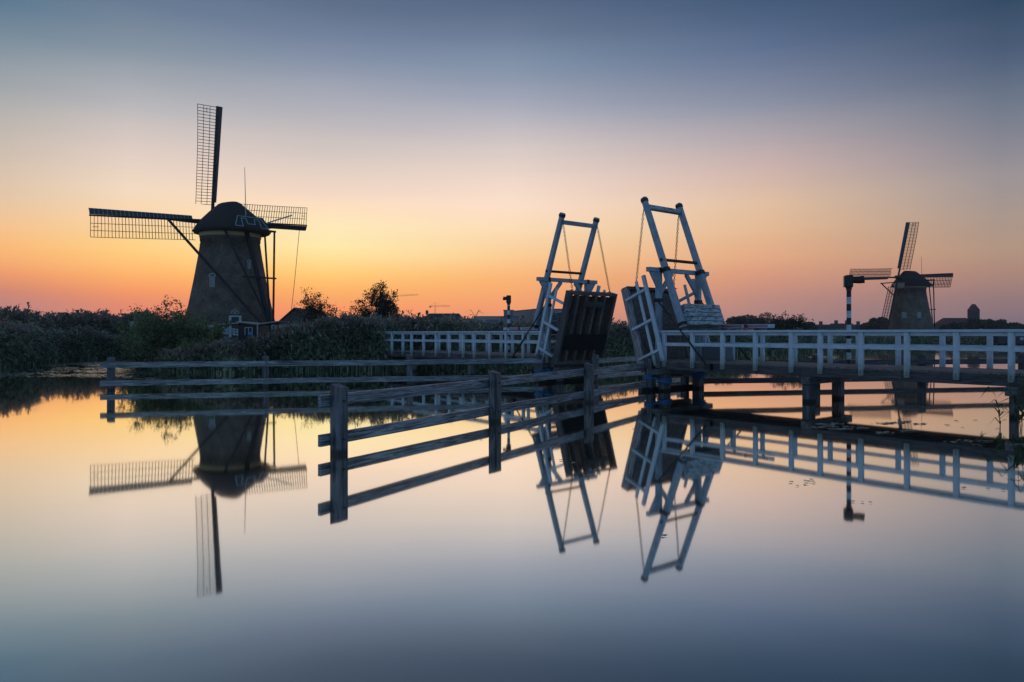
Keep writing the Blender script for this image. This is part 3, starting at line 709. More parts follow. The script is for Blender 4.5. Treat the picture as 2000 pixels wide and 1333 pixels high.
# blue mooring rope round the piles
def rope(label, pts, loops):
    t = thing('mooring_rope', label, 'rope', pts[0], 'blue ropes tied around the bridge piles')
    q = MB(); q.tube(pts, .022, 6); q.build('rope_line', M['blue'], t)
    for c, r, z in loops:
        q = MB()
        for k in range(3):
            q.tube([Vector((c.x+math.cos(a)*r, c.y+math.sin(a)*r, z+k*.07+.03*math.sin(a*2+k))) for a in np.linspace(0, 2*math.pi, 17)], .024, 6)
        q.build('rope_coil', M['blue'], t)
pA = Vector((5.25, 27.75, 0)); pB = TR(3.35, .12, 0); pC = TR(3.35, 2.2, 0)
rope('blue rope from the last near fence post to the right tower pile', [pA+Vector((0, -.2, .52)), pA+Vector((.3, -.3, .42)), (pA+pB)/2+Vector((.05, -.3, .36)), pB+Vector((-.05, -.3, .36))], [(pA, .2, .45), (pB, .27, .33)])
rope('short blue rope end on the inner right tower pile', [pC+Vector((-.3, -.3, .6)), pC+Vector((0, -.35, .45)), pC+Vector((.3, -.2, .56))], [(pC, .28, .5)])
pD = TL(3.35, .12, 0); pE = Vector((1.2, 32.3, 0))
rope('blue rope under the dark left leaf of the bridge', [pE+Vector((0, -.25, .45)), pE+Vector((.5, -.35, .5)), pD+Vector((-.1, -.3, .62)), pD+Vector((.5, -.2, .4))], [(pE, .2, .4), (pD, .28, .42)])

# ------------------------------------------------------------------ windmills
def windmill(label, C, fwd, sc, rot, tau, foot_z, R_, dormer, seed, wins, door, shaft=5.0):
    C = Vector((C[0], C[1], 0)); f = Vector((fwd[0], fwd[1], 0)).normalized(); S = Vector((-f.y, f.x, 0)); Z = Vector((0, 0, 1))
    t = thing('windmill', label, 'windmill', C+Z*foot_z, 'brick windmills with lattice sails')
    def Q(a, b, z): return C+f*a*sc+S*b*sc+Z*z*sc              # a forward, b to the front viewer's right, z up (unscaled metres)
    # tower
    mb = MB(); n_ = 40; prof = [(foot_z/sc-.2, 6.15), (3, 5.72), (6, 5.02), (9, 4.44), (12, 3.92), (14.0, 3.62), (14.0, 3.70), (14.55, 3.72)]
    for z, r in prof: mb.v += [tuple(C+Vector((math.cos(2*math.pi*k/n_)*r*sc, math.sin(2*math.pi*k/n_)*r*sc, z*sc))) for k in range(n_+1)]
    for i in range(len(prof)-1):
        for k in range(n_): mb.f.append((i*(n_+1)+k, i*(n_+1)+k+1, (i+1)*(n_+1)+k+1, (i+1)*(n_+1)+k)); mb.mi.append(0)
    tw = mb.build('tower', M['mill_brick'], t, smooth=True, recalc=False)
    uv = tw.data.uv_layers.new(name='UVMap')
    for li, lp in enumerate(tw.data.loops):
        k = lp.vertex_index % (n_+1); row = lp.vertex_index//(n_+1); uv.data[li].uv = (k/n_*2*math.pi*4.6*sc, prof[row][0]*sc)
    mb = MB()
    for z, r in ((14.55, 3.78), (15.15, 3.80), (15.15, 3.3), (14.55, 3.3)): mb.v += [tuple(C+Vector((math.cos(2*math.pi*k/n_)*r*sc, math.sin(2*math.pi*k/n_)*r*sc, z*sc))) for k in range(n_)]
    for i in range(4):
        for k in range(n_): mb.f.append((i*n_+k, i*n_+(k+1) % n_, ((i+1) % 4)*n_+(k+1) % n_, ((i+1) % 4)*n_+k)); mb.mi.append(0)
    mb.build('cream_band', M['band'], t, smooth=True)
    mb = MB()
    for k in range(14):                                        # scaffold holes under the cap
        an = 2*math.pi*k/14; c_ = C+Vector((math.cos(an)*3.665*sc, math.sin(an)*3.665*sc, 13.55*sc)); e = Vector((math.cos(an), math.sin(an), 0))
        mb.beam(c_-e*.05, c_+e*.05, .16*sc, .16*sc)
    mb.build('scaffold_hole', M['black'], tw)
    rad = lambda z: np.interp(z, [p[0] for p in prof], [p[1] for p in prof])
    def onwall(az, z, dr=0):                                   # azimuth measured from the direction towards the camera
        base = math.atan2(-C.y, -C.x)+az; r = (rad(z)+dr)*sc
        return C+Vector((math.cos(base)*r, math.sin(base)*r, z*sc)), Vector((math.cos(base), math.sin(base), 0)), Vector((-math.sin(base), math.cos(base), 0))
    for az, z, w, h, arch in wins:
        c_, nn, tt = onwall(az, z); mb = MB(); ex = nn*.10*sc
        q = MB(); q.beam(c_-tt*w/2*sc+ex, c_+tt*w/2*sc+ex, .06, h*sc); wn_ = q.build('window', M['curtain'], tw)
        fr_ = [(-w/2, -h/2, -w/2, h/2), (w/2, -h/2, w/2, h/2), (-w/2, -h/2, w/2, -h/2), (-w/2, h/2, w/2, h/2), (0, -h/2, 0, h/2), (-w/2, 0, w/2, 0), (-w/2, h*.25, w/2, h*.25)]
        ex2 = nn*.14*sc
        for a1, b1, a2, b2 in fr_: mb.beam(c_+ex2+tt*a1*sc+Z*b1*sc, c_+ex2+tt*a2*sc+Z*b2*sc, .07*sc, .07*sc, up=nn)
        if arch:
            pts = [c_+ex2+tt*math.cos(a)*(w/2+.12)*sc+Z*(h/2+math.sin(a)*(w/2+.06))*sc for a in np.linspace(0, math.pi, 9)]
            for p, p2 in zip(pts, pts[1:]): mb.beam(p, p2, .06*sc, .13*sc)
        mb.build('window_frame', M['whitetrim'], wn_)
    if door:
        az, z, w, h = door; c_, nn, tt = onwall(az, z); ex = nn*.30
        q = MB(); q.beam(c_-tt*w/2+ex, c_+tt*w/2+ex, .08, h); dr = q.build('door', M['greendoor'], tw)
        q = MB()
        for s_ in (-1, 1): q.beam(c_+ex+nn*.06+tt*s_*(w/2+.15)-Z*h*.55, c_+ex+nn*.06+tt*s_*(w/2+.15)+Z*h*.52, .28, .08, up=nn)
        q.beam(c_+ex+nn*.07-tt*(w/2+.29)+Z*h*.53, c_+ex+nn*.07+tt*(w/2+.29)+Z*h*.53, .09, .16)
        q.build('door_frame', M['white'], dr)
        q = MB(); cc = c_+nn*.1+Z*(h*.5+.42)
        for a in np.linspace(0, math.pi, 9)[:-1]:
            a2 = a+math.pi/8; q.beam(cc+tt*math.cos(a)*.45+Z*math.sin(a)*.5, cc+tt*math.cos(a2)*.45+Z*math.sin(a2)*.5, .08, .08)
        for a in (math.pi*.25, math.pi*.5, math.pi*.75): q.beam(cc, cc+tt*math.cos(a)*.45+Z*math.sin(a)*.5, .05, .05)
        q.beam(cc-tt*.45, cc+tt*.45, .05, .06); q.beam(cc-tt*.35+Z*.25, cc+tt*.35+Z*.25, .04, .04)
        q.build('fanlight', M['whitetrim'], dr)
    # thatched cap, boat shaped
    mb = MB(); m_ = 36; rows = [(15.05, 4.15, 5.45, 4.25), (15.35, 4.4, 5.7, 4.45), (16.1, 4.1, 4.95, 3.95), (17.0, 3.6, 3.95, 3.25), (17.9, 3.0, 2.85, 2.4), (18.6, 2.6, 2.0, 1.65), (19.08, 2.35, 1.5, 1.05), (19.2, 2.15, 1.3, .6)]
    for z, af, ar, bb in rows:
        for k in range(m_):
            a = 2*math.pi*k/m_; ca_ = math.cos(a); sa_ = math.sin(a); sq = lambda x, e: math.copysign(abs(x)**e, x)
            mb.v.append(tuple(Q((af if ca_ > 0 else ar)*sq(ca_, .85), bb*sq(sa_, .85), z+random.uniform(-.02, .02))))
    for i in range(len(rows)-1):
        for k in range(m_): mb.f.append((i*m_+k, i*m_+(k+1) % m_, (i+1)*m_+(k+1) % m_, (i+1)*m_+k)); mb.mi.append(0)
    mb.f.append(tuple(range(m_))); mb.mi.append(0); mb.f.append(tuple((len(rows)-1)*m_+k for k in range(m_))); mb.mi.append(0)
    cap = mb.build('cap', M['thatch'], t, smooth=True)
    if dormer:                                                 # white outlined boards and windows at the tail of the cap
        q = MB(); q.poly([Q(-5.3, -2.6, 15.55), Q(-5.3, 2.6, 15.55), Q(-4.5, 1.9, 17.0), Q(-4.5, -1.9, 17.0)], [(0, 1, 2, 3)])
        pts = [Q(-5.36, y, z) for y, z in ((-2.2, 15.5), (-1.5, 16.85), (1.6, 16.85), (2.3, 15.5), (1.25, 15.5), (1.2, 16.6), (.55, 16.6), (.5, 15.9), (-.5, 15.9), (-.55, 16.6), (-1.2, 16.6), (-1.25, 15.5), (-2.2, 15.5))]
        pts = [p+f*((i_z-15.5)*.52*sc) for p, i_z in zip(pts, (15.5,16.95,16.95,15.5,15.5,16.7,16.7,15.9,15.9,16.7,16.7,15.5,15.5))]
        dm = q.build('gable_board', M['greendoor'], cap)
        q = MB()
        for p, p2 in zip(pts, pts[1:]): q.beam(p, p2, .07*sc, .07*sc)
        q.build('white_outline', M['whitetrim'], dm)
        q = MB(); q.beam(Q(-4.6, -2.0, 16.2), Q(-5.9, -5.3, 17.6), .16*sc, .16*sc, mi=0); q.build('hoist_beam', M['whitetrim'], cap)
    else:
        q = MB(); q.poly([Q(4.5, -1.6, 15.3), Q(4.5, 1.6, 15.3), Q(3.9, 1.1, 17.4), Q(3.9, -1.1, 17.4)], [(0, 1, 2, 3)]); dm = q.build('gable_board', M['greendoor'], cap)
        q = MB(); q.beam(Q(4.6, -1.6, 15.35), Q(4.6, 1.6, 15.35), .1, .9); q.build('storm_board', M['fartan'], cap)
        q = MB()
        for k in range(7): q.beam(Q(4.55, -1.2+k*.35, 14.9-.25*(k % 2)), Q(4.55, -.9+k*.35, 14.95), .05, .5)
        q.build('beard_board', M['whitetrim'], cap)
    q = MB(); q.tube([Q(-4.3, .3, 16.5), Q(-4.15, .3, 20.0), Q(-4.0, .3, 23.2)], [.055*sc, .045*sc, .03*sc], 6); q.build('flagpole', M['whitetrim'] if dormer else M['steel'], t)
    # cross beams, tail pole and braces
    k_ = .26*sc
    foot = Q(-10.0, 0, foot_z/sc+.55)
    beam('long_crossbeam', Q(1.6, -7.6, 16.35), Q(1.6, 7.6, 16.35), k_, k_, M['darkwood'], t)
    beam('short_crossbeam', Q(-3.2, -3.1, 15.9), Q(-3.2, 3.1, 15.9), k_, k_, M['darkwood'], t)
    beam('tail_pole', Q(-3.4, 0, 16.3), foot, .42*sc, .42*sc, M['darkwood'], t)
    beam('long_brace', Q(1.6, 7.4, 16.35), foot+Z*.3, k_, k_, M['darkwood'], t)
    beam('long_brace', Q(1.6, -7.4, 16.35), foot+Z*.3, k_, k_, M['darkwood'], t)
    beam('short_brace', Q(-3.2, 2.95, 15.9), foot+Z*1.7-f*(-.6*sc), k_*.85, k_*.85, M['darkwood'], t)
    beam('short_brace', Q(-3.2, -2.95, 15.9), foot+Z*1.7-f*(-.6*sc), k_*.85, k_*.85, M['darkwood'], t)
    beam('tail_crossbar', Q(-7.0, -2.3, 9.1), Q(-7.0, 2.3, 9.1), .17*sc, .2*sc, M['darkwood'], t)
    q = MB(); q.tube([foot-S*.9*sc, foot+S*.9*sc], .28*sc, 10)
    for k in range(6):
        a = math.pi*k/3; q.beam(foot+S*.95*sc, foot+S*.95*sc+(f*math.cos(a)+Z*math.sin(a))*1.15*sc, .07*sc, .09*sc)
    q.build('tail_winch', M['darkwood'], t)
    q = MB(); q.tube([Q(-5.2, -6.9, 16.0), Q(-7.6, -4.6, 9), Q(-9.6, -2.4, foot_z/sc+1)], .035*sc, 5); q.build('brake_rope', M['darkwood'], t)
    for k in (-1, 1): q = MB(); q.beam(foot+S*k*1.4*sc-Z*.8*sc, foot+S*k*1.4*sc+Z*1.6*sc, .14, .14); q.build('mooring_stake', M['whitetrim'], t)
    # sails
    hub = Q(shaft, 0, 17.3-2.2*(1-1)) if True else None
    Nf = f*math.cos(tau)+Z*math.sin(tau); Ut = -f*math.sin(tau)+Z*math.cos(tau)
    q = MB(); q.tube([Q(1.5, 0, 17.3)-Z*.9*sc, hub+Nf*.6*sc], .45*sc, 12); ws = q.build('windshaft', M['darkwood'], t)
    for k in range(4):
        al = rot+k*math.pi/2; er = Ut*math.cos(al)+S*math.sin(al); et = -Ut*math.sin(al)+S*math.cos(al)
        off = Nf*(.22 if k % 2 else -.22)*sc; O = hub+off
        def sp(r, tt, nn=0, beta=None):
            fr_ = r/R_; be = R(-10+2*fr_+9*max(0, fr_)**5) if beta is None else beta
            return O+er*r+et*(math.cos(be)*tt)+Nf*(math.sin(be)*tt+nn)
        st = beam('sail', O, O+er*R_, .34*sc, .38*sc, M['sailwood'], t, up=Nf, taper=.5, bev=.01)
        q = MB(); Wd = 2.6*sc; r0 = 2.2*sc/1; n2 = 33; bt = .062 if dormer else .082
        for i in range(n2):
            r = r0+(R_-.15-r0)*i/(n2-1); w_ = Wd*(1 if i > 0 else .6)
            q.beam(sp(r, -.15*sc, 0), sp(r, w_, 0), bt, bt)
        for tt in (.36, .69, 1.0):
            pts = [sp(r0+(R_-.15-r0)*i/10, Wd*tt, -.03) for i in range(0 if tt < .8 else 1 if False else 0, 11)]
            for p, p2 in zip(pts, pts[1:]): q.beam(p, p2, bt, bt)
        q.beam(sp(R_*.93, Wd*.52), sp(R_*.975, Wd*.52), bt, bt)
        q.build('sail_lattice', M['sailwood'], st)
        q = MB(); m2 = 12; fpts = []
        for i in range(m2+1):
            r = r0*1.15+(R_-r0*1.15)*i/m2; ww = (.42+.30*i/m2)*sc
            fpts.append([sp(r, -.12*sc, -.06*sc, 0), sp(r, -.12*sc-ww*.6, .06*sc, 0), sp(r, -.12*sc-ww, .26*sc, 0)])
        vs = [p for row in fpts for p in row]+[p+Nf*.04*sc for row in fpts for p in row]; nv = 3*(m2+1); fs = []
        for i in range(m2):
            for j in range(2):
                a_, b_, c2, d_ = 3*i+j, 3*i+j+1, 3*i+4+j, 3*i+3+j; fs += [(a_, b_, c2, d_), (nv+a_, nv+d_, nv+c2, nv+b_)]
            fs += [(3*i, 3*i+3, nv+3*i+3, nv+3*i), (3*i+2, nv+3*i+2, nv+3*i+5, 3*i+5)]
        q.poly(vs, fs); lb = q.build('leading_board', M['board'], st)
        q = MB()
        for i in range(26):
            fr_ = i/25; r = r0*1.15+(R_-.05-r0*1.15)*fr_; ww = (.42+.30*fr_)*sc
            q.beam(sp(r, -.1*sc, -.10*sc, 0), sp(r, -.12*sc-ww, .20*sc, 0), .05*sc, .06*sc)
        for i in range(8):
            f0, f1 = i/8, (i+1)/8; ra = r0*1.15+(R_-r0*1.15)*f0; rb = r0*1.15+(R_-r0*1.15)*f1
            q.beam(sp(ra, -.12*sc-(.42+.30*f0)*sc, .20*sc, 0), sp(rb, -.12*sc-(.42+.30*f1)*sc, .20*sc, 0), .05*sc, .05*sc)
        q.build('board_rib', M['whitetrim'] if k == 1 and dormer else M['board'], lb)
    return t
windmill('large dark windmill on the left seen from behind its cap', (-36.7, 94.8), (-.766, .643), 1.0, R(4.2), R(13), .9, 15.0, True, 1,
         [(R(-27), 8.6, .62, 1.25, True), (R(31), 10.8, .38, .8, True)], (R(5), 3.0, .85, 2.4))
windmill('small distant windmill on the right with its sail cross turned towards us', (83.3, 152.0), (-.90, -.44), .79, R(3.4), R(13), 1.0, 11.9, False, 2,
         [(R(-17), 7.5, 1.0, 1.5, False), (R(24), 7.4, .9, 1.4, False)], None, shaft=5.2)

# ------------------------------------------------------------------ bushes and trees
gz_ = lambda x, Z: float(groundz(x, Z))
def at(x, Z): return Vector(((x-1000)/F*Z, Z, gz_(x, Z)))
def bush(x, Z, ytop, wpx, label, leaf='leaf', n=5000, ls=.14, seed=1, group='shrubs along the left bank', dz=0, D=None):
    b = at(x, Z); b.z = max(b.z, 0)+dz; H = CAMZ+(HZ-ytop)*Z/F-b.z; return plant('bush', label, 'bush', b, H, wpx*Z/F, 'bush', leaf, ls, n, seed, group, D=D)
bush(325, 45.5, 592, 170, 'tall leafy willow shrub with upright shoots, left of the big windmill', n=15000, seed=3, D=4)
bush(378, 45, 622, 120, 'second willow shrub leaning against the mill foot', n=9000, seed=23, D=3)
bush(284, 47.5, 620, 90, 'lower rounded green shrub at the water left of the willow', n=5000, seed=4, D=3)
bush(395, 42.5, 655, 90, 'broad low shrub in front of the foot of the big windmill', n=6500, seed=5, D=3)
bush(350, 41.5, 690, 70, 'small green bush at the waterline behind the left fence', n=3000, seed=15, D=2)
bush(300, 64, 625, 80, 'dark shrub behind the willow beside the mill', leaf='leafdark', n=4000, seed=6)
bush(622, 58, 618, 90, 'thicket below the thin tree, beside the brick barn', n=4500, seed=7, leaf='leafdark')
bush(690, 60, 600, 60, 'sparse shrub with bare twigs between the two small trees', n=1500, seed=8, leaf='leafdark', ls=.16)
bush(810, 55, 620, 80, 'brownish shrub left of the hipped dark roof', n=3200, seed=9)
bush(900, 58, 618, 80, 'loose shrub right of the hipped dark roof', n=3000, seed=10)
bush(870, 56, 622, 60, 'rounded shrub hiding the foot of the hipped roof', n=3000, seed=16)
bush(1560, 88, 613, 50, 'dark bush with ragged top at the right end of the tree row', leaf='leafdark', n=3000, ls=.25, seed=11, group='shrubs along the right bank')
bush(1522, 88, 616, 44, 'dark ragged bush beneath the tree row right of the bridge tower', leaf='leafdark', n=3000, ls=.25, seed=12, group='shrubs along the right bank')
def tree(x, Z, ytop, wpx, label, kind='tree', leaf='leafdark', n=6000, ls=.17, seed=1, group='trees on the skyline', lean=0., name='tree', D=None):
    b = at(x, Z); H = CAMZ+(HZ-ytop)*Z/F-b.z; return plant(name, label, 'tree', b, H, wpx*Z/F, kind, leaf, ls, n, seed, group, lean, D)
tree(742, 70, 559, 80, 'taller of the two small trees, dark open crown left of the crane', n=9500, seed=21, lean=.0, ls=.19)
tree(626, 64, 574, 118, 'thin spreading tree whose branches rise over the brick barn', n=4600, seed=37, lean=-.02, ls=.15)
far = [(1443,210,611,60,'rounded tree at the left end of the row beside the counterweight'),(1478,215,610,60,'second rounded tree in the row right of the counterweight'),
 (1515,210,613,56,'third rounded tree in the row, over the barrier boom'),(1552,215,620,54,'fourth lower tree in the row right of the counterweight'),(1582,225,628,40,'lowest tree at the right end of the row'),
 (1700,230,628,40,'small far tree right of the terraced roofs'),(1718,240,617,46,'far round tree just left of the distant windmill'),(1745,235,624,40,'far tree hidden partly by the distant windmill'),
 (1850,230,630,30,'small far tree right of the distant windmill'),(1918,240,618,56,'tree standing right beside the church tower'),(1945,240,622,50,'second tree right of the church tower'),
 (1975,235,628,50,'third lower tree right of the church tower'),(2010,235,632,60,'tree at the far right edge behind the boathouse'),(1868,200,628,34,'round bush-like tree in front of the church nave'),
 (285,300,608,36,'domed dark tree on the horizon left of the willow')]
for i, (x, Z, yt, w_, lb) in enumerate(far): tree(x, Z, yt, w_, lb, 'far', 'farleaf', 3600, .62*Z/220, 40+i, 'distant trees', D=w_*Z/F)

# ------------------------------------------------------------------ buildings
def wallbox(x0, x1, Z, ytop, depth, zb=0.3):
    a = P(x0, ytop, Z); b = P(x1, ytop, Z); return a, b, depth, zb
def block(name, label, x0, x1, Z, ytop, depth, mat, roofmat, windows=0, group=None, cat='building', strip=None, slope=0):
    a = P(x0, ytop, Z); b = P(x1, ytop-slope, Z); zb = .3; c = Vector(((a.x+b.x)/2, Z+depth/2, zb)); t = thing(name, label, cat, c, group)
    q = MB(); q.poly([(a.x, Z, zb), (b.x, Z, zb), (b.x, Z+depth, zb), (a.x, Z+depth, zb), (a.x, Z, a.z), (b.x, Z, b.z), (b.x, Z+depth, b.z), (a.x, Z+depth, a.z)],
        [(0,3,2,1),(0,1,5,4),(1,2,6,5),(2,3,7,6),(3,0,4,7)]); wl = q.build('wall', mat, t)
    th = max(.15, (a.z-zb)*.03); q = MB(); q.poly([(a.x-.3, Z-.3, a.z), (b.x+.3, Z-.3, b.z), (b.x+.3, Z+depth+.3, b.z), (a.x-.3, Z+depth+.3, a.z)]+[(a.x-.3, Z-.3, a.z+th), (b.x+.3, Z-.3, b.z+th), (b.x+.3, Z+depth+.3, b.z+th), (a.x-.3, Z+depth+.3, a.z+th)],
        [(0,3,2,1),(4,5,6,7),(0,1,5,4),(1,2,6,5),(2,3,7,6),(3,0,4,7)]); q.build('roof', roofmat, t)
    if windows:
        W_ = (b.x-a.x)/windows
        for k in range(windows):
            q = MB(); q.box((a.x+W_*(k+.5), Z-.05, zb+(a.z-zb)*.62), (W_*.6, .12, (a.z-zb)*.14)); q.build('window', M['glass'], wl)
    if strip:
        q = MB(); q.box(((a.x+b.x)/2, Z-.08, zb+(a.z-zb)*.8), (abs(b.x-a.x)*.98, .12, (a.z-zb)*.1)); q.build('light_band', M['farpale'], wl)
    return t
G1 = 'low industrial buildings on the horizon'
block('warehouse', 'large tan warehouse behind the left tower posts', 1002, 1042, 420, 609, 60, M['fartan'], M['farblue'], 0, G1, 'warehouse', slope=4)
block('warehouse', 'blue grey warehouse with a pale band seen between the left tower posts', 1042, 1112, 400, 605, 60, M['farblue'], M['fardark'], 0, G1, 'warehouse', strip=True)
block('office_block', 'stepped blue office block beside the left signal post', 984, 1003, 430, 607, 30, M['farblue'], M['farblue'], 3, G1)
block('warehouse', 'dark blue shed below the stepped office block', 979, 1013, 380, 619, 20, M['farblue'], M['fardark'], 3, G1, 'warehouse')
block('warehouse', 'pale blue low warehouse left of the signal post', 925, 978, 450, 619, 50, M['farpale'], M['farblue'], 6, G1, 'warehouse')
block('warehouse', 'small glazed hall in front of the pale blue warehouse', 950, 972, 400, 625, 20, M['farblue'], M['farpale'], 4, G1, 'warehouse')
block('greenhouse', 'pale low greenhouse roof left of the hipped roof', 775, 820, 430, 623, 40, M['farpale'], M['farpale'], 4, G1, 'greenhouse', slope=-2)
block('greenhouse', 'pale grey hall roof just visible over the reeds by the small tree', 788, 800, 400, 620, 20, M['farblue'], M['farpale'], 0, G1, 'greenhouse')
def house(name, label, x0, x1, Z, yeave, yridge, depth, wall, roof, hip=.0, gable_front=False, chims=(), group=None, zb=.4, cat='house', wins=0):
    a = P(x0, yeave, Z); b = P(x1, yeave, Z); zr = CAMZ+(HZ-yridge)*Z/F; c = Vector(((a.x+b.x)/2, Z+depth/2, zb)); t = thing(name, label, cat, c, group)
    ze = a.z; Y0, Y1 = Z, Z+depth; q = MB()
    if gable_front:
        mx = (a.x+b.x)/2
        q.poly([(a.x,Y0,zb),(b.x,Y0,zb),(b.x,Y0,ze),(mx,Y0,zr),(a.x,Y0,ze),(a.x,Y1,zb),(b.x,Y1,zb),(b.x,Y1,ze),(mx,Y1,zr),(a.x,Y1,ze)],[(0,1,2,3,4),(5,9,8,7,6),(0,4,9,5),(1,6,7,2)])
        wl = q.build('wall', wall, t); q = MB(); e = .35
        for (xa, za), (xb, zb_) in (((a.x-e, ze-e*.7), (mx, zr+.05)), ((mx, zr+.05), (b.x+e, ze-e*.7))):
            q.poly([(xa,Y0-e,za),(xb,Y0-e,zb_),(xb,Y1+e,zb_),(xa,Y1+e,za),(xa,Y0-e,za+.14),(xb,Y0-e,zb_+.14),(xb,Y1+e,zb_+.14),(xa,Y1+e,za+.14)],[(0,3,2,1),(4,5,6,7),(0,1,5,4),(1,2,6,5),(2,3,7,6),(3,0,4,7)])
        rf = q.build('roof', roof, t)
    else:
        q.poly([(a.x,Y0,zb),(b.x,Y0,zb),(b.x,Y1,zb),(a.x,Y1,zb),(a.x,Y0,ze),(b.x,Y0,ze),(b.x,Y1,ze),(a.x,Y1,ze)],[(0,1,5,4),(1,2,6,5),(2,3,7,6),(3,0,4,7)])
        wl = q.build('wall', wall, t); q = MB(); h_ = hip*(b.x-a.x); my = (Y0+Y1)/2; e = .3
        q.poly([(a.x-e,Y0-e,ze),(b.x+e,Y0-e,ze),(b.x+e,Y1+e,ze),(a.x-e,Y1+e,ze),(a.x+h_,my,zr),(b.x-h_,my,zr)],[(0,1,5,4),(1,2,5),(2,3,4,5),(3,0,4),(0,3,2,1)])
        rf = q.build('roof', roof, t)
    for cx in chims:
        p = P(cx, yridge, Z+depth/2); q = MB(); s_ = .55*Z/200; q.box((p.x, p.y, zr+s_*.5), (s_*1.3, s_*1.3, s_*2.2)); q.build('chimney', wall, rf)
    for k in range(wins):
        W_ = (b.x-a.x)/wins; q = MB(); q.box((a.x+W_*(k+.5), Y0-.04, zb+(ze-zb)*.6), (W_*.35, .1, (ze-zb)*.4)); wn_ = q.build('window', M['glass'], wl)
        q = MB(); q.box((a.x+W_*(k+.5), Y0-.05, zb+(ze-zb)*.82), (W_*.42, .12, .08)); q.build('window_frame', M['whitetrim'], wn_)
    return t
house('barn', 'grey brick barn with steep gable right of the big windmill', 540, 612, 88, 636, 604, 12, M['housebrick'], M['rooftile'], gable_front=True, zb=.8, cat='barn', wins=2)
house('farmhouse', 'dark hipped roof showing above the shrubs under the small crane', 822, 902, 120, 629, 611, 10, M['housebrick'], M['rooftile'], hip=.12, chims=(834,), cat='house')
rows_ = [(1600,1632,634,1603,'blue grey terraced house at the left end of the far row','rooftile'),(1631,1653,632,1633,'second terraced house of the far row with white dormer','rooftile'),
 (1652,1674,632,1654,'red roofed terraced house behind the striped signal post','redroof'),(1673,1706,634,1676,'last terraced house of the far row beside the trees','rooftile')]
for i, (x0, x1, yr_, cx, lb, rm) in enumerate(rows_): house('terraced_house', lb, x0, x1-.5, 330+2*i, 640, yr_, 9, M['fardark'], M[rm], chims=(cx,), group='row of distant terraced houses', wins=3)
# church
t = thing('church', 'distant church with square brick tower and long red roofed nave', 'church', P(1905, 645, 300))
a = P(1900, 606, 300); b = P(1915, 606, 300); q = MB(); q.box(((a.x+b.x)/2, 302, (a.z+.3)/2), (b.x-a.x, b.x-a.x, a.z-.3)); tw = q.build('tower', M['fardark'], t)
c0 = Vector(((a.x+b.x)/2, 302, a.z)); w_ = (b.x-a.x)/2; zt = CAMZ+(HZ-594)*300/F
q = MB(); q.poly([(c0.x-w_-.1,302-w_-.1,a.z),(c0.x+w_+.1,302-w_-.1,a.z),(c0.x+w_+.1,302+w_+.1,a.z),(c0.x-w_-.1,302+w_+.1,a.z),(c0.x-w_*.45,302,zt),(c0.x+w_*.45,302,zt)],[(0,1,5,4),(1,2,5),(2,3,4,5),(3,0,4)]); q.build('tower_roof', M['redroof'], tw)
q = MB(); q.box((c0.x, 302-w_-.03, a.z-1.6), (.7, .1, 1.3)); q.box((c0.x, 302-w_-.03, a.z-4.2), (.45, .1, .8)); q.build('louvre_opening', M['black'], tw)
na = P(1846, 634, 300); nb = P(1899, 634, 300); zr = CAMZ+(HZ-621)*300/F
q = MB(); q.box(((na.x+nb.x)/2, 304, (na.z+.3)/2), (nb.x-na.x, 9, na.z-.3)); nv = q.build('nave_wall', M['fardark'], t)
q = MB(); q.poly([(na.x-.3,299.2,na.z),(nb.x,299.2,na.z),(nb.x,308.8,na.z),(na.x-.3,308.8,na.z),(na.x+1.5,304,zr),(nb.x,304,zr)],[(0,1,5,4),(1,2,5),(2,3,4,5),(3,0,4)]); q.build('nave_roof', M['redroof'], t)
q = MB()
for k in range(4): q.box((na.x+(nb.x-na.x)*(k+.6)/4.4, 299.45, .3+(na.z-.3)*.55), (.6, .12, 1.2))
q.build('church_window', M['glass'], nv)
# boathouse at the right edge
t = thing('boathouse', 'dark boathouse with one small pale window at the right edge', 'boathouse', P(1975, 665, 136))
a = P(1946, 652, 136); b = P(2040, 652, 136)
q = MB(); q.box(((a.x+b.x)/2, 139, (a.z+.0)/2+.1), (b.x-a.x, 6, a.z-.2)); wl = q.build('wall', M['shedwall'], t)
q = MB(); q.poly([(a.x-.5,135.6,a.z),(b.x+.5,135.6,a.z),(b.x+.5,142.4,a.z),(a.x-.5,142.4,a.z),(a.x-.5,139,a.z+.9),(b.x+.5,139,a.z+.9)],[(0,1,5,4),(1,2,5),(2,3,4,5),(3,0,4)]); q.build('roof', M['fardark'], t)
wp = P(1995, 662, 136); q = MB(); q.box((wp.x, 135.9, wp.z), (.6, .12, .55)); q.build('window', M['whitetrim'], wl)
q = MB(); q.box((P(1958, 661, 136).x, 135.88, 1.1), (1.9, .12, 1.4)); q.build('boat_door', M['black'], wl)
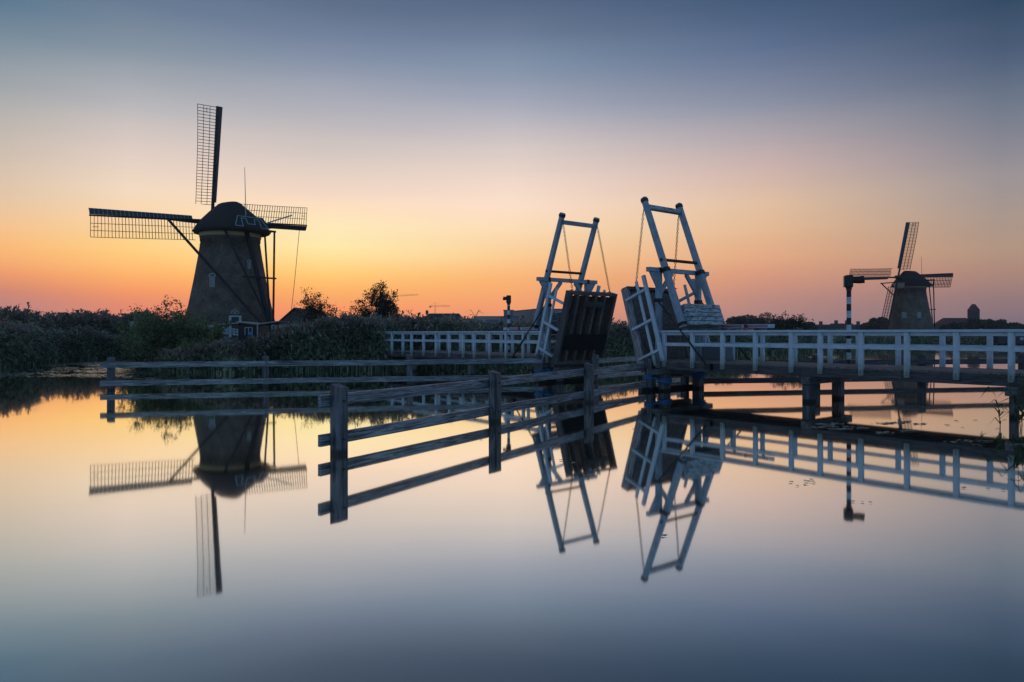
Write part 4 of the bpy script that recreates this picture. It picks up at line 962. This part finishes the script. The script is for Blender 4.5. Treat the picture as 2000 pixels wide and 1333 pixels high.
# tower cranes
def crane(label, bx, Z, ybase, yjib, xl, xr, group, mat='steel', tilt=0):
    b0 = P(bx, ybase, Z); b0.z = 0; t = thing('tower_crane', label, 'crane', b0, group); s = Z/F; q = MB(); top = P(bx, yjib, Z); w_ = 1.1*s
    for dx in (-w_, w_): q.beam((b0.x+dx, Z, 0), (b0.x+dx, Z, top.z), .35*s, .35*s)
    k = 0; z = 0
    while z < top.z-2*w_: q.beam((b0.x-w_*(1 if k % 2 else -1), Z, z), (b0.x+w_*(1 if k % 2 else -1), Z, z+2*w_), .25*s, .25*s); z += 2*w_; k += 1
    q.build('mast', M[mat], t)
    l_ = P(xl, yjib+tilt, Z); r_ = P(xr, yjib-tilt, Z); q = MB(); h = 1.6*s; q.beam(l_, r_, .35*s, .35*s); q.beam(l_+Vector((0,0,h)), r_+Vector((0,0,h)), .3*s, .3*s)
    n_ = int((xr-xl)/2.5); d = (r_-l_)/n_
    for k in range(n_): q.beam(l_+d*k+Vector((0,0,h*(k % 2))), l_+d*(k+1)+Vector((0,0,h*((k+1) % 2))), .22*s, .22*s)
    q.build('jib', M[mat], t)
    q = MB(); apex = P(bx, yjib-7, Z); q.beam(top, apex, .45*s, .45*s); q.beam(apex, l_+(r_-l_)*.04+Vector((0,0,h)), .18*s, .18*s); q.beam(apex, l_+(r_-l_)*.85+Vector((0,0,h)), .18*s, .18*s); q.build('tie_bar', M[mat], t)
    cw = l_+(r_-l_)*(.06 if bx-xl < xr-bx else .94); q = MB(); q.box((cw.x, Z, cw.z-.8*s), (4*s, 2*s, 2.6*s)); q.build('counterweight', M['farpale'] if mat != 'steel' else M['fardark'], t)
    return t
crane('thin dark tower crane jib reaching right from behind the small tree', 751, 700, 640, 579, 745, 817, 'tower cranes on the horizon', tilt=2.2)
crane('pale tower crane standing over the hipped dark roof', 850, 600, 640, 599, 838, 879, 'tower cranes on the horizon', 'farpale')
# shed with butterfly canopy, ramp fence and small things at the mill's landing
t = thing('shed', 'dark shed with pale folded flat roof in front of the big windmill', 'shed', P(485, 660, 62))
def slab(pts, th, mat, name, par, dep=3.0):
    q = MB(); n_ = len(pts)
    for i in range(n_-1):
        a, b = pts[i], pts[i+1]; q.poly([a, b, b+Vector((0,dep,0)), a+Vector((0,dep,0)), a+Vector((0,0,th)), b+Vector((0,0,th)), b+Vector((0,dep,th)), a+Vector((0,dep,th))], [(0,3,2,1),(4,5,6,7),(0,1,5,4),(1,2,6,5),(2,3,7,6),(3,0,4,7)])
    return q.build(name, mat, par)
slab([P(461, 630, 62), P(503, 634.5, 62), P(545, 629, 62)], .1, M['canopy'], 'roof', t)
slab([P(405, 637, 62), P(466, 632.5, 62)], .09, M['canopy'], 'roof', t, 2.4)
q = MB(); a = P(466, 634, 62.3); b = P(503, 636, 62.3); q.poly([(a.x,62.3,.8),(b.x,62.3,.8),(b.x,64.8,.8),(a.x,64.8,.8),(a.x,62.3,a.z),(b.x,62.3,b.z),(b.x,64.8,b.z),(a.x,64.8,a.z)],[(0,1,5,4),(1,2,6,5),(2,3,7,6),(3,0,4,7)]); wl = q.build('wall', M['shedwall'], t)
q = MB()
for x0, y0, x1, y1 in ((478.5,639.5,478.5,655),(492.5,639.5,492.5,655),(478,640,493,640),(485.5,640,485.5,655)): q.beam(P(x0,y0,62.2), P(x1,y1,62.2), .06, .08)
q.build('window_frame', M['whitetrim'], wl)
q = MB()
for k in range(9): x = 504+k*2.6; q.beam(P(x, 636.5, 62.4), P(x, 655, 62.4), .09, .03)
q.build('slatted_wall', M['deck'], t)
for x in (421.5, 427): beam('roof_post', P(x, 668, 61.6), P(x, 635.5, 61.9), .12, .12, M['black'], t)
beam('roof_post', P(503, 655, 62), P(503, 634.5, 62), .1, .1, M['whitetrim'], t)
def wfence(label, pts, Z, hpx, nposts, rails, name='picket_fence'):
    t = thing(name, label, 'fence', P(pts[0][0], pts[0][1]+hpx, Z)); a = P(*pts[0], Z); b = P(*pts[1], Z); q = MB()
    for fr_ in rails: dz = Vector((0, 0, -hpx*Z/F*fr_)); q.beam(a+dz, b+dz, .05, .11)
    q.build('rail', M['whitetrim'], t)
    for k in range(nposts): p = a+(b-a)*k/(nposts-1); q = MB(); q.beam(p+Vector((0,0,.05)), p-Vector((0,0,hpx*Z/F)), .09, .09); q.build('fence_post', M['whitetrim'], t)
wfence('white three-rail fence sloping down under the shed roof', ((430, 638.5), (464, 644)), 60.5, 13, 6, (0.05, .4, .8), 'rail_fence')
wfence('thin white railing among the shrubs left of the willow', ((256, 629.5), (292, 629.5)), 56, 14, 4, (0.0, .25), 'rail_fence')
wfence('white fence piece between the shed and the brick barn', ((531, 636), (562, 638)), 70, 12, 4, (0.0, .45), 'rail_fence')
wfence('short white landing rail under the willow leaves by the mill foot', ((382, 634), (416, 638)), 60, 9, 3, (0.0, .5), 'rail_fence')
t = thing('notice_board', 'small pale notice board with a blue mark by the mill landing', 'sign', P(439, 660, 57)); beam('board', P(439, 653, 57), P(439, 643, 57), .24, .04, M['whitetrim'], t, up=(0,1,0)); q = MB(); p = P(439, 647, 56.96); q.tube([p, p-Vector((0, .015, 0))], .08, 12); q.build('blue_mark', M['bluetarp'], t)
beam('board_post', P(439, 668, 57.05), P(439, 653, 57.05), .06, .06, M['black'], t)
t = thing('crate', 'small blue crate below the notice board', 'crate', P(440, 664, 56.5)); q = MB(); c_ = P(440, 660.5, 56.5); q.box(tuple(c_), (.28, .25, .2)); q.build('crate_body', M['bluetarp'], t); q = MB(); q.box((c_.x, c_.y, c_.z+.11), (.32, .29, .03)); q.build('crate_rim', M['bluetarp'], t)
t = thing('tarpaulin', 'blue tarpaulin heap under the shed window', 'tarpaulin', P(489, 655, 60)); q = MB(); q.v = []; 
for i in range(7):
    for j in range(5): p = P(483+i*2, 652, 60+j*.25); q.v.append((p.x, p.y, p.z-.25+.30*math.sin(i/6*math.pi)*math.sin(j/4*math.pi)+random.uniform(-.03, .03)+.12))
for i in range(6):
    for j in range(4): k = i*5+j; q.f.append((k, k+5, k+6, k+1)); q.mi.append(0)
q.build('cover_sheet', M['bluetarp'], t)

# ------------------------------------------------------------------ floating leaves
def padverts(c, r, sx):
    n_ = 9; a0 = rng.random()*6.28; return [(c[0]+math.cos(a0+a)*r*sx*rng.uniform(.88, 1.06), c[1]+math.sin(a0+a)*r*rng.uniform(.88, 1.06), .008+rng.random()*.012) for a in np.linspace(.18, 6.1, n_)]
def padmass(name, label, patches):
    q = MB()
    for x0, x1, y0, y1, n_ in patches:
        cl = [(random.uniform(x0, x1), random.uniform(y0, y1)) for _ in range(max(3, n_//14))]
        for k in range(n_):
            cx, cy = random.choice(cl); xx = random.gauss(cx, (x1-x0)*.05+5); yy = min(y1+1, max(y0-1, random.gauss(cy, .7))); Z = CAMZ*F/(yy-HZ); c_ = ((xx-1000)/F*Z, Z)
            v_ = padverts(c_, random.uniform(.5, 1.1)*min(.18, .0028*Z if Z > 30 else .0028*Z), 1); q.poly(v_, [tuple(range(len(v_)))])
    o = q.build(name, M['pad'], None, recalc=False); return tag(o, label, 'water lilies', kind='stuff')
padmass('water_lilies', 'mat of floating lily leaves on the dark water at the left', [(60,230,708,716,500),(-60,210,722,737,560),(120,260,704,722,420),(150,262,712,738,380),(225,400,716,733,420),(225,330,738,742,60)])
padmass('water_lilies', 'thin line of lily leaves along the middle bank', [(500,760,722,732,160),(760,800,724,730,40),(930,1140,713,722,200),(1150,1250,702,712,120)])
padmass('water_lilies', 'thin line of lily leaves along the right bank', [(1290,1420,697,706,110),(1400,1660,690,703,170),(1650,1980,680,690,120)])
padmass('water_lilies', 'scattered lily leaves on the shaded water under the right bridge', [(1590,1640,828,836,70),(1640,1700,834,840,60),(1710,1780,840,847,50),(1700,1800,824,829,70),(1830,1920,860,867,24),(1880,2000,866,871,14)])
G3 = 'single lily leaves floating in open water'
spots = [(1712,826),(1735,828),(1762,827),(1788,829),(1850,831),(1868,823),(1880,836),(1905,822),(1948,838),(1872,851),(1960,853),(1990,846),(1545,943),(1557,950),(1572,940),(1580,942),(1590,944),(1585,938),(1574,946),
         (1665,981),(1684,982),(1700,983),(1882,954),(1930,956),(1960,958),(1480,700),(940,860),(860,864),(1215,790),(1050,845),(1120,905),(1096,900),(560,690),(470,760),(1240,838),(1398,846),(1298,1048)]
for i, (x, y) in enumerate(spots):
    if y < 700: continue
    Z = CAMZ*F/(y-HZ); c_ = ((x-1000)/F*Z, Z); q = MB(); v_ = padverts(c_, random.uniform(.0014, .003)*Z, 1.5); q.poly(v_, [tuple(range(len(v_)))])
    o = q.build('lily_pad', M['pad'], None, origin=Vector((c_[0], c_[1], 0)), recalc=False)
    reg = 'right of the bridge piles' if x > 1600 and y < 860 else 'in the open water below the bridge reflection' if x > 1400 else 'near the reflected fence rails'
    tag(o, 'single small floating leaf '+reg, 'lily pad', G3)

# reeds at the right edge and a few stems in the water
n_ = 30; base = np.stack([rng.normal(11.75, .4, n_), rng.normal(16.2, .5, n_), np.full(n_, -.15)], -1)
base[:, 0] = np.maximum(base[:, 0], base[:, 1]*.672)
o = reeds('reed_clump', base, rng.uniform(.7, 1.5, n_), np.full(n_, .03), .1, 5, 1.5, -1.6); o.data.materials[0] = M['grass']
tag(o, 'clump of arching green reed blades under the bridge at the right edge', 'reeds', kind='stuff')
for i, (x, y) in enumerate(((1917,858),(1955,861),(1978,864))):
    Z = CAMZ*F/(y-HZ); p = Vector(((x-1000)/F*Z, Z, 0)); t = thing('water_plant', ('leftmost','middle','rightmost')[i]+' of three little reed shoots standing in the water at the right', 'water plant', p, 'reed shoots in open water')
    q = MB()
    for k in range(4): d = Vector((random.uniform(-.12, .12), 0, random.uniform(.1, .2))); q.tube([p+Vector((0,0,.0)), p+d*.6, p+d+Vector((d.x*.6, 0, -.02))], [.008, .007, .002], 4)
    q.tube([p-Vector((0,0,.2)), p+Vector((.01,0,.16))], .008, 4); q.build('blade', M['grass'], t)

# evening air: one closed volume round the whole scene
q = MB(); q.poly([(x, y, z) for z in (-2.2, 48) for x, y in ((-960,-90),(960,-90),(960,980),(-960,980))], [(0,3,2,1),(4,5,6,7),(0,1,5,4),(1,2,6,5),(2,3,7,6),(3,0,4,7)])
m = bpy.data.materials.new('haze'); m.use_nodes = True; n = m.node_tree.nodes; l = m.node_tree.links
for x in list(n):
    if x.type != 'OUTPUT_MATERIAL': n.remove(x)
out = [x for x in n if x.type == 'OUTPUT_MATERIAL'][0]; pv = n.new('ShaderNodeVolumePrincipled'); pv.inputs['Density'].default_value = .00026
pv.inputs['Color'].default_value = (.93, .94, .97, 1); pv.inputs['Anisotropy'].default_value = .3; l.new(pv.outputs[0], out.inputs['Volume'])
tag(q.build('haze', m), kind='stuff')
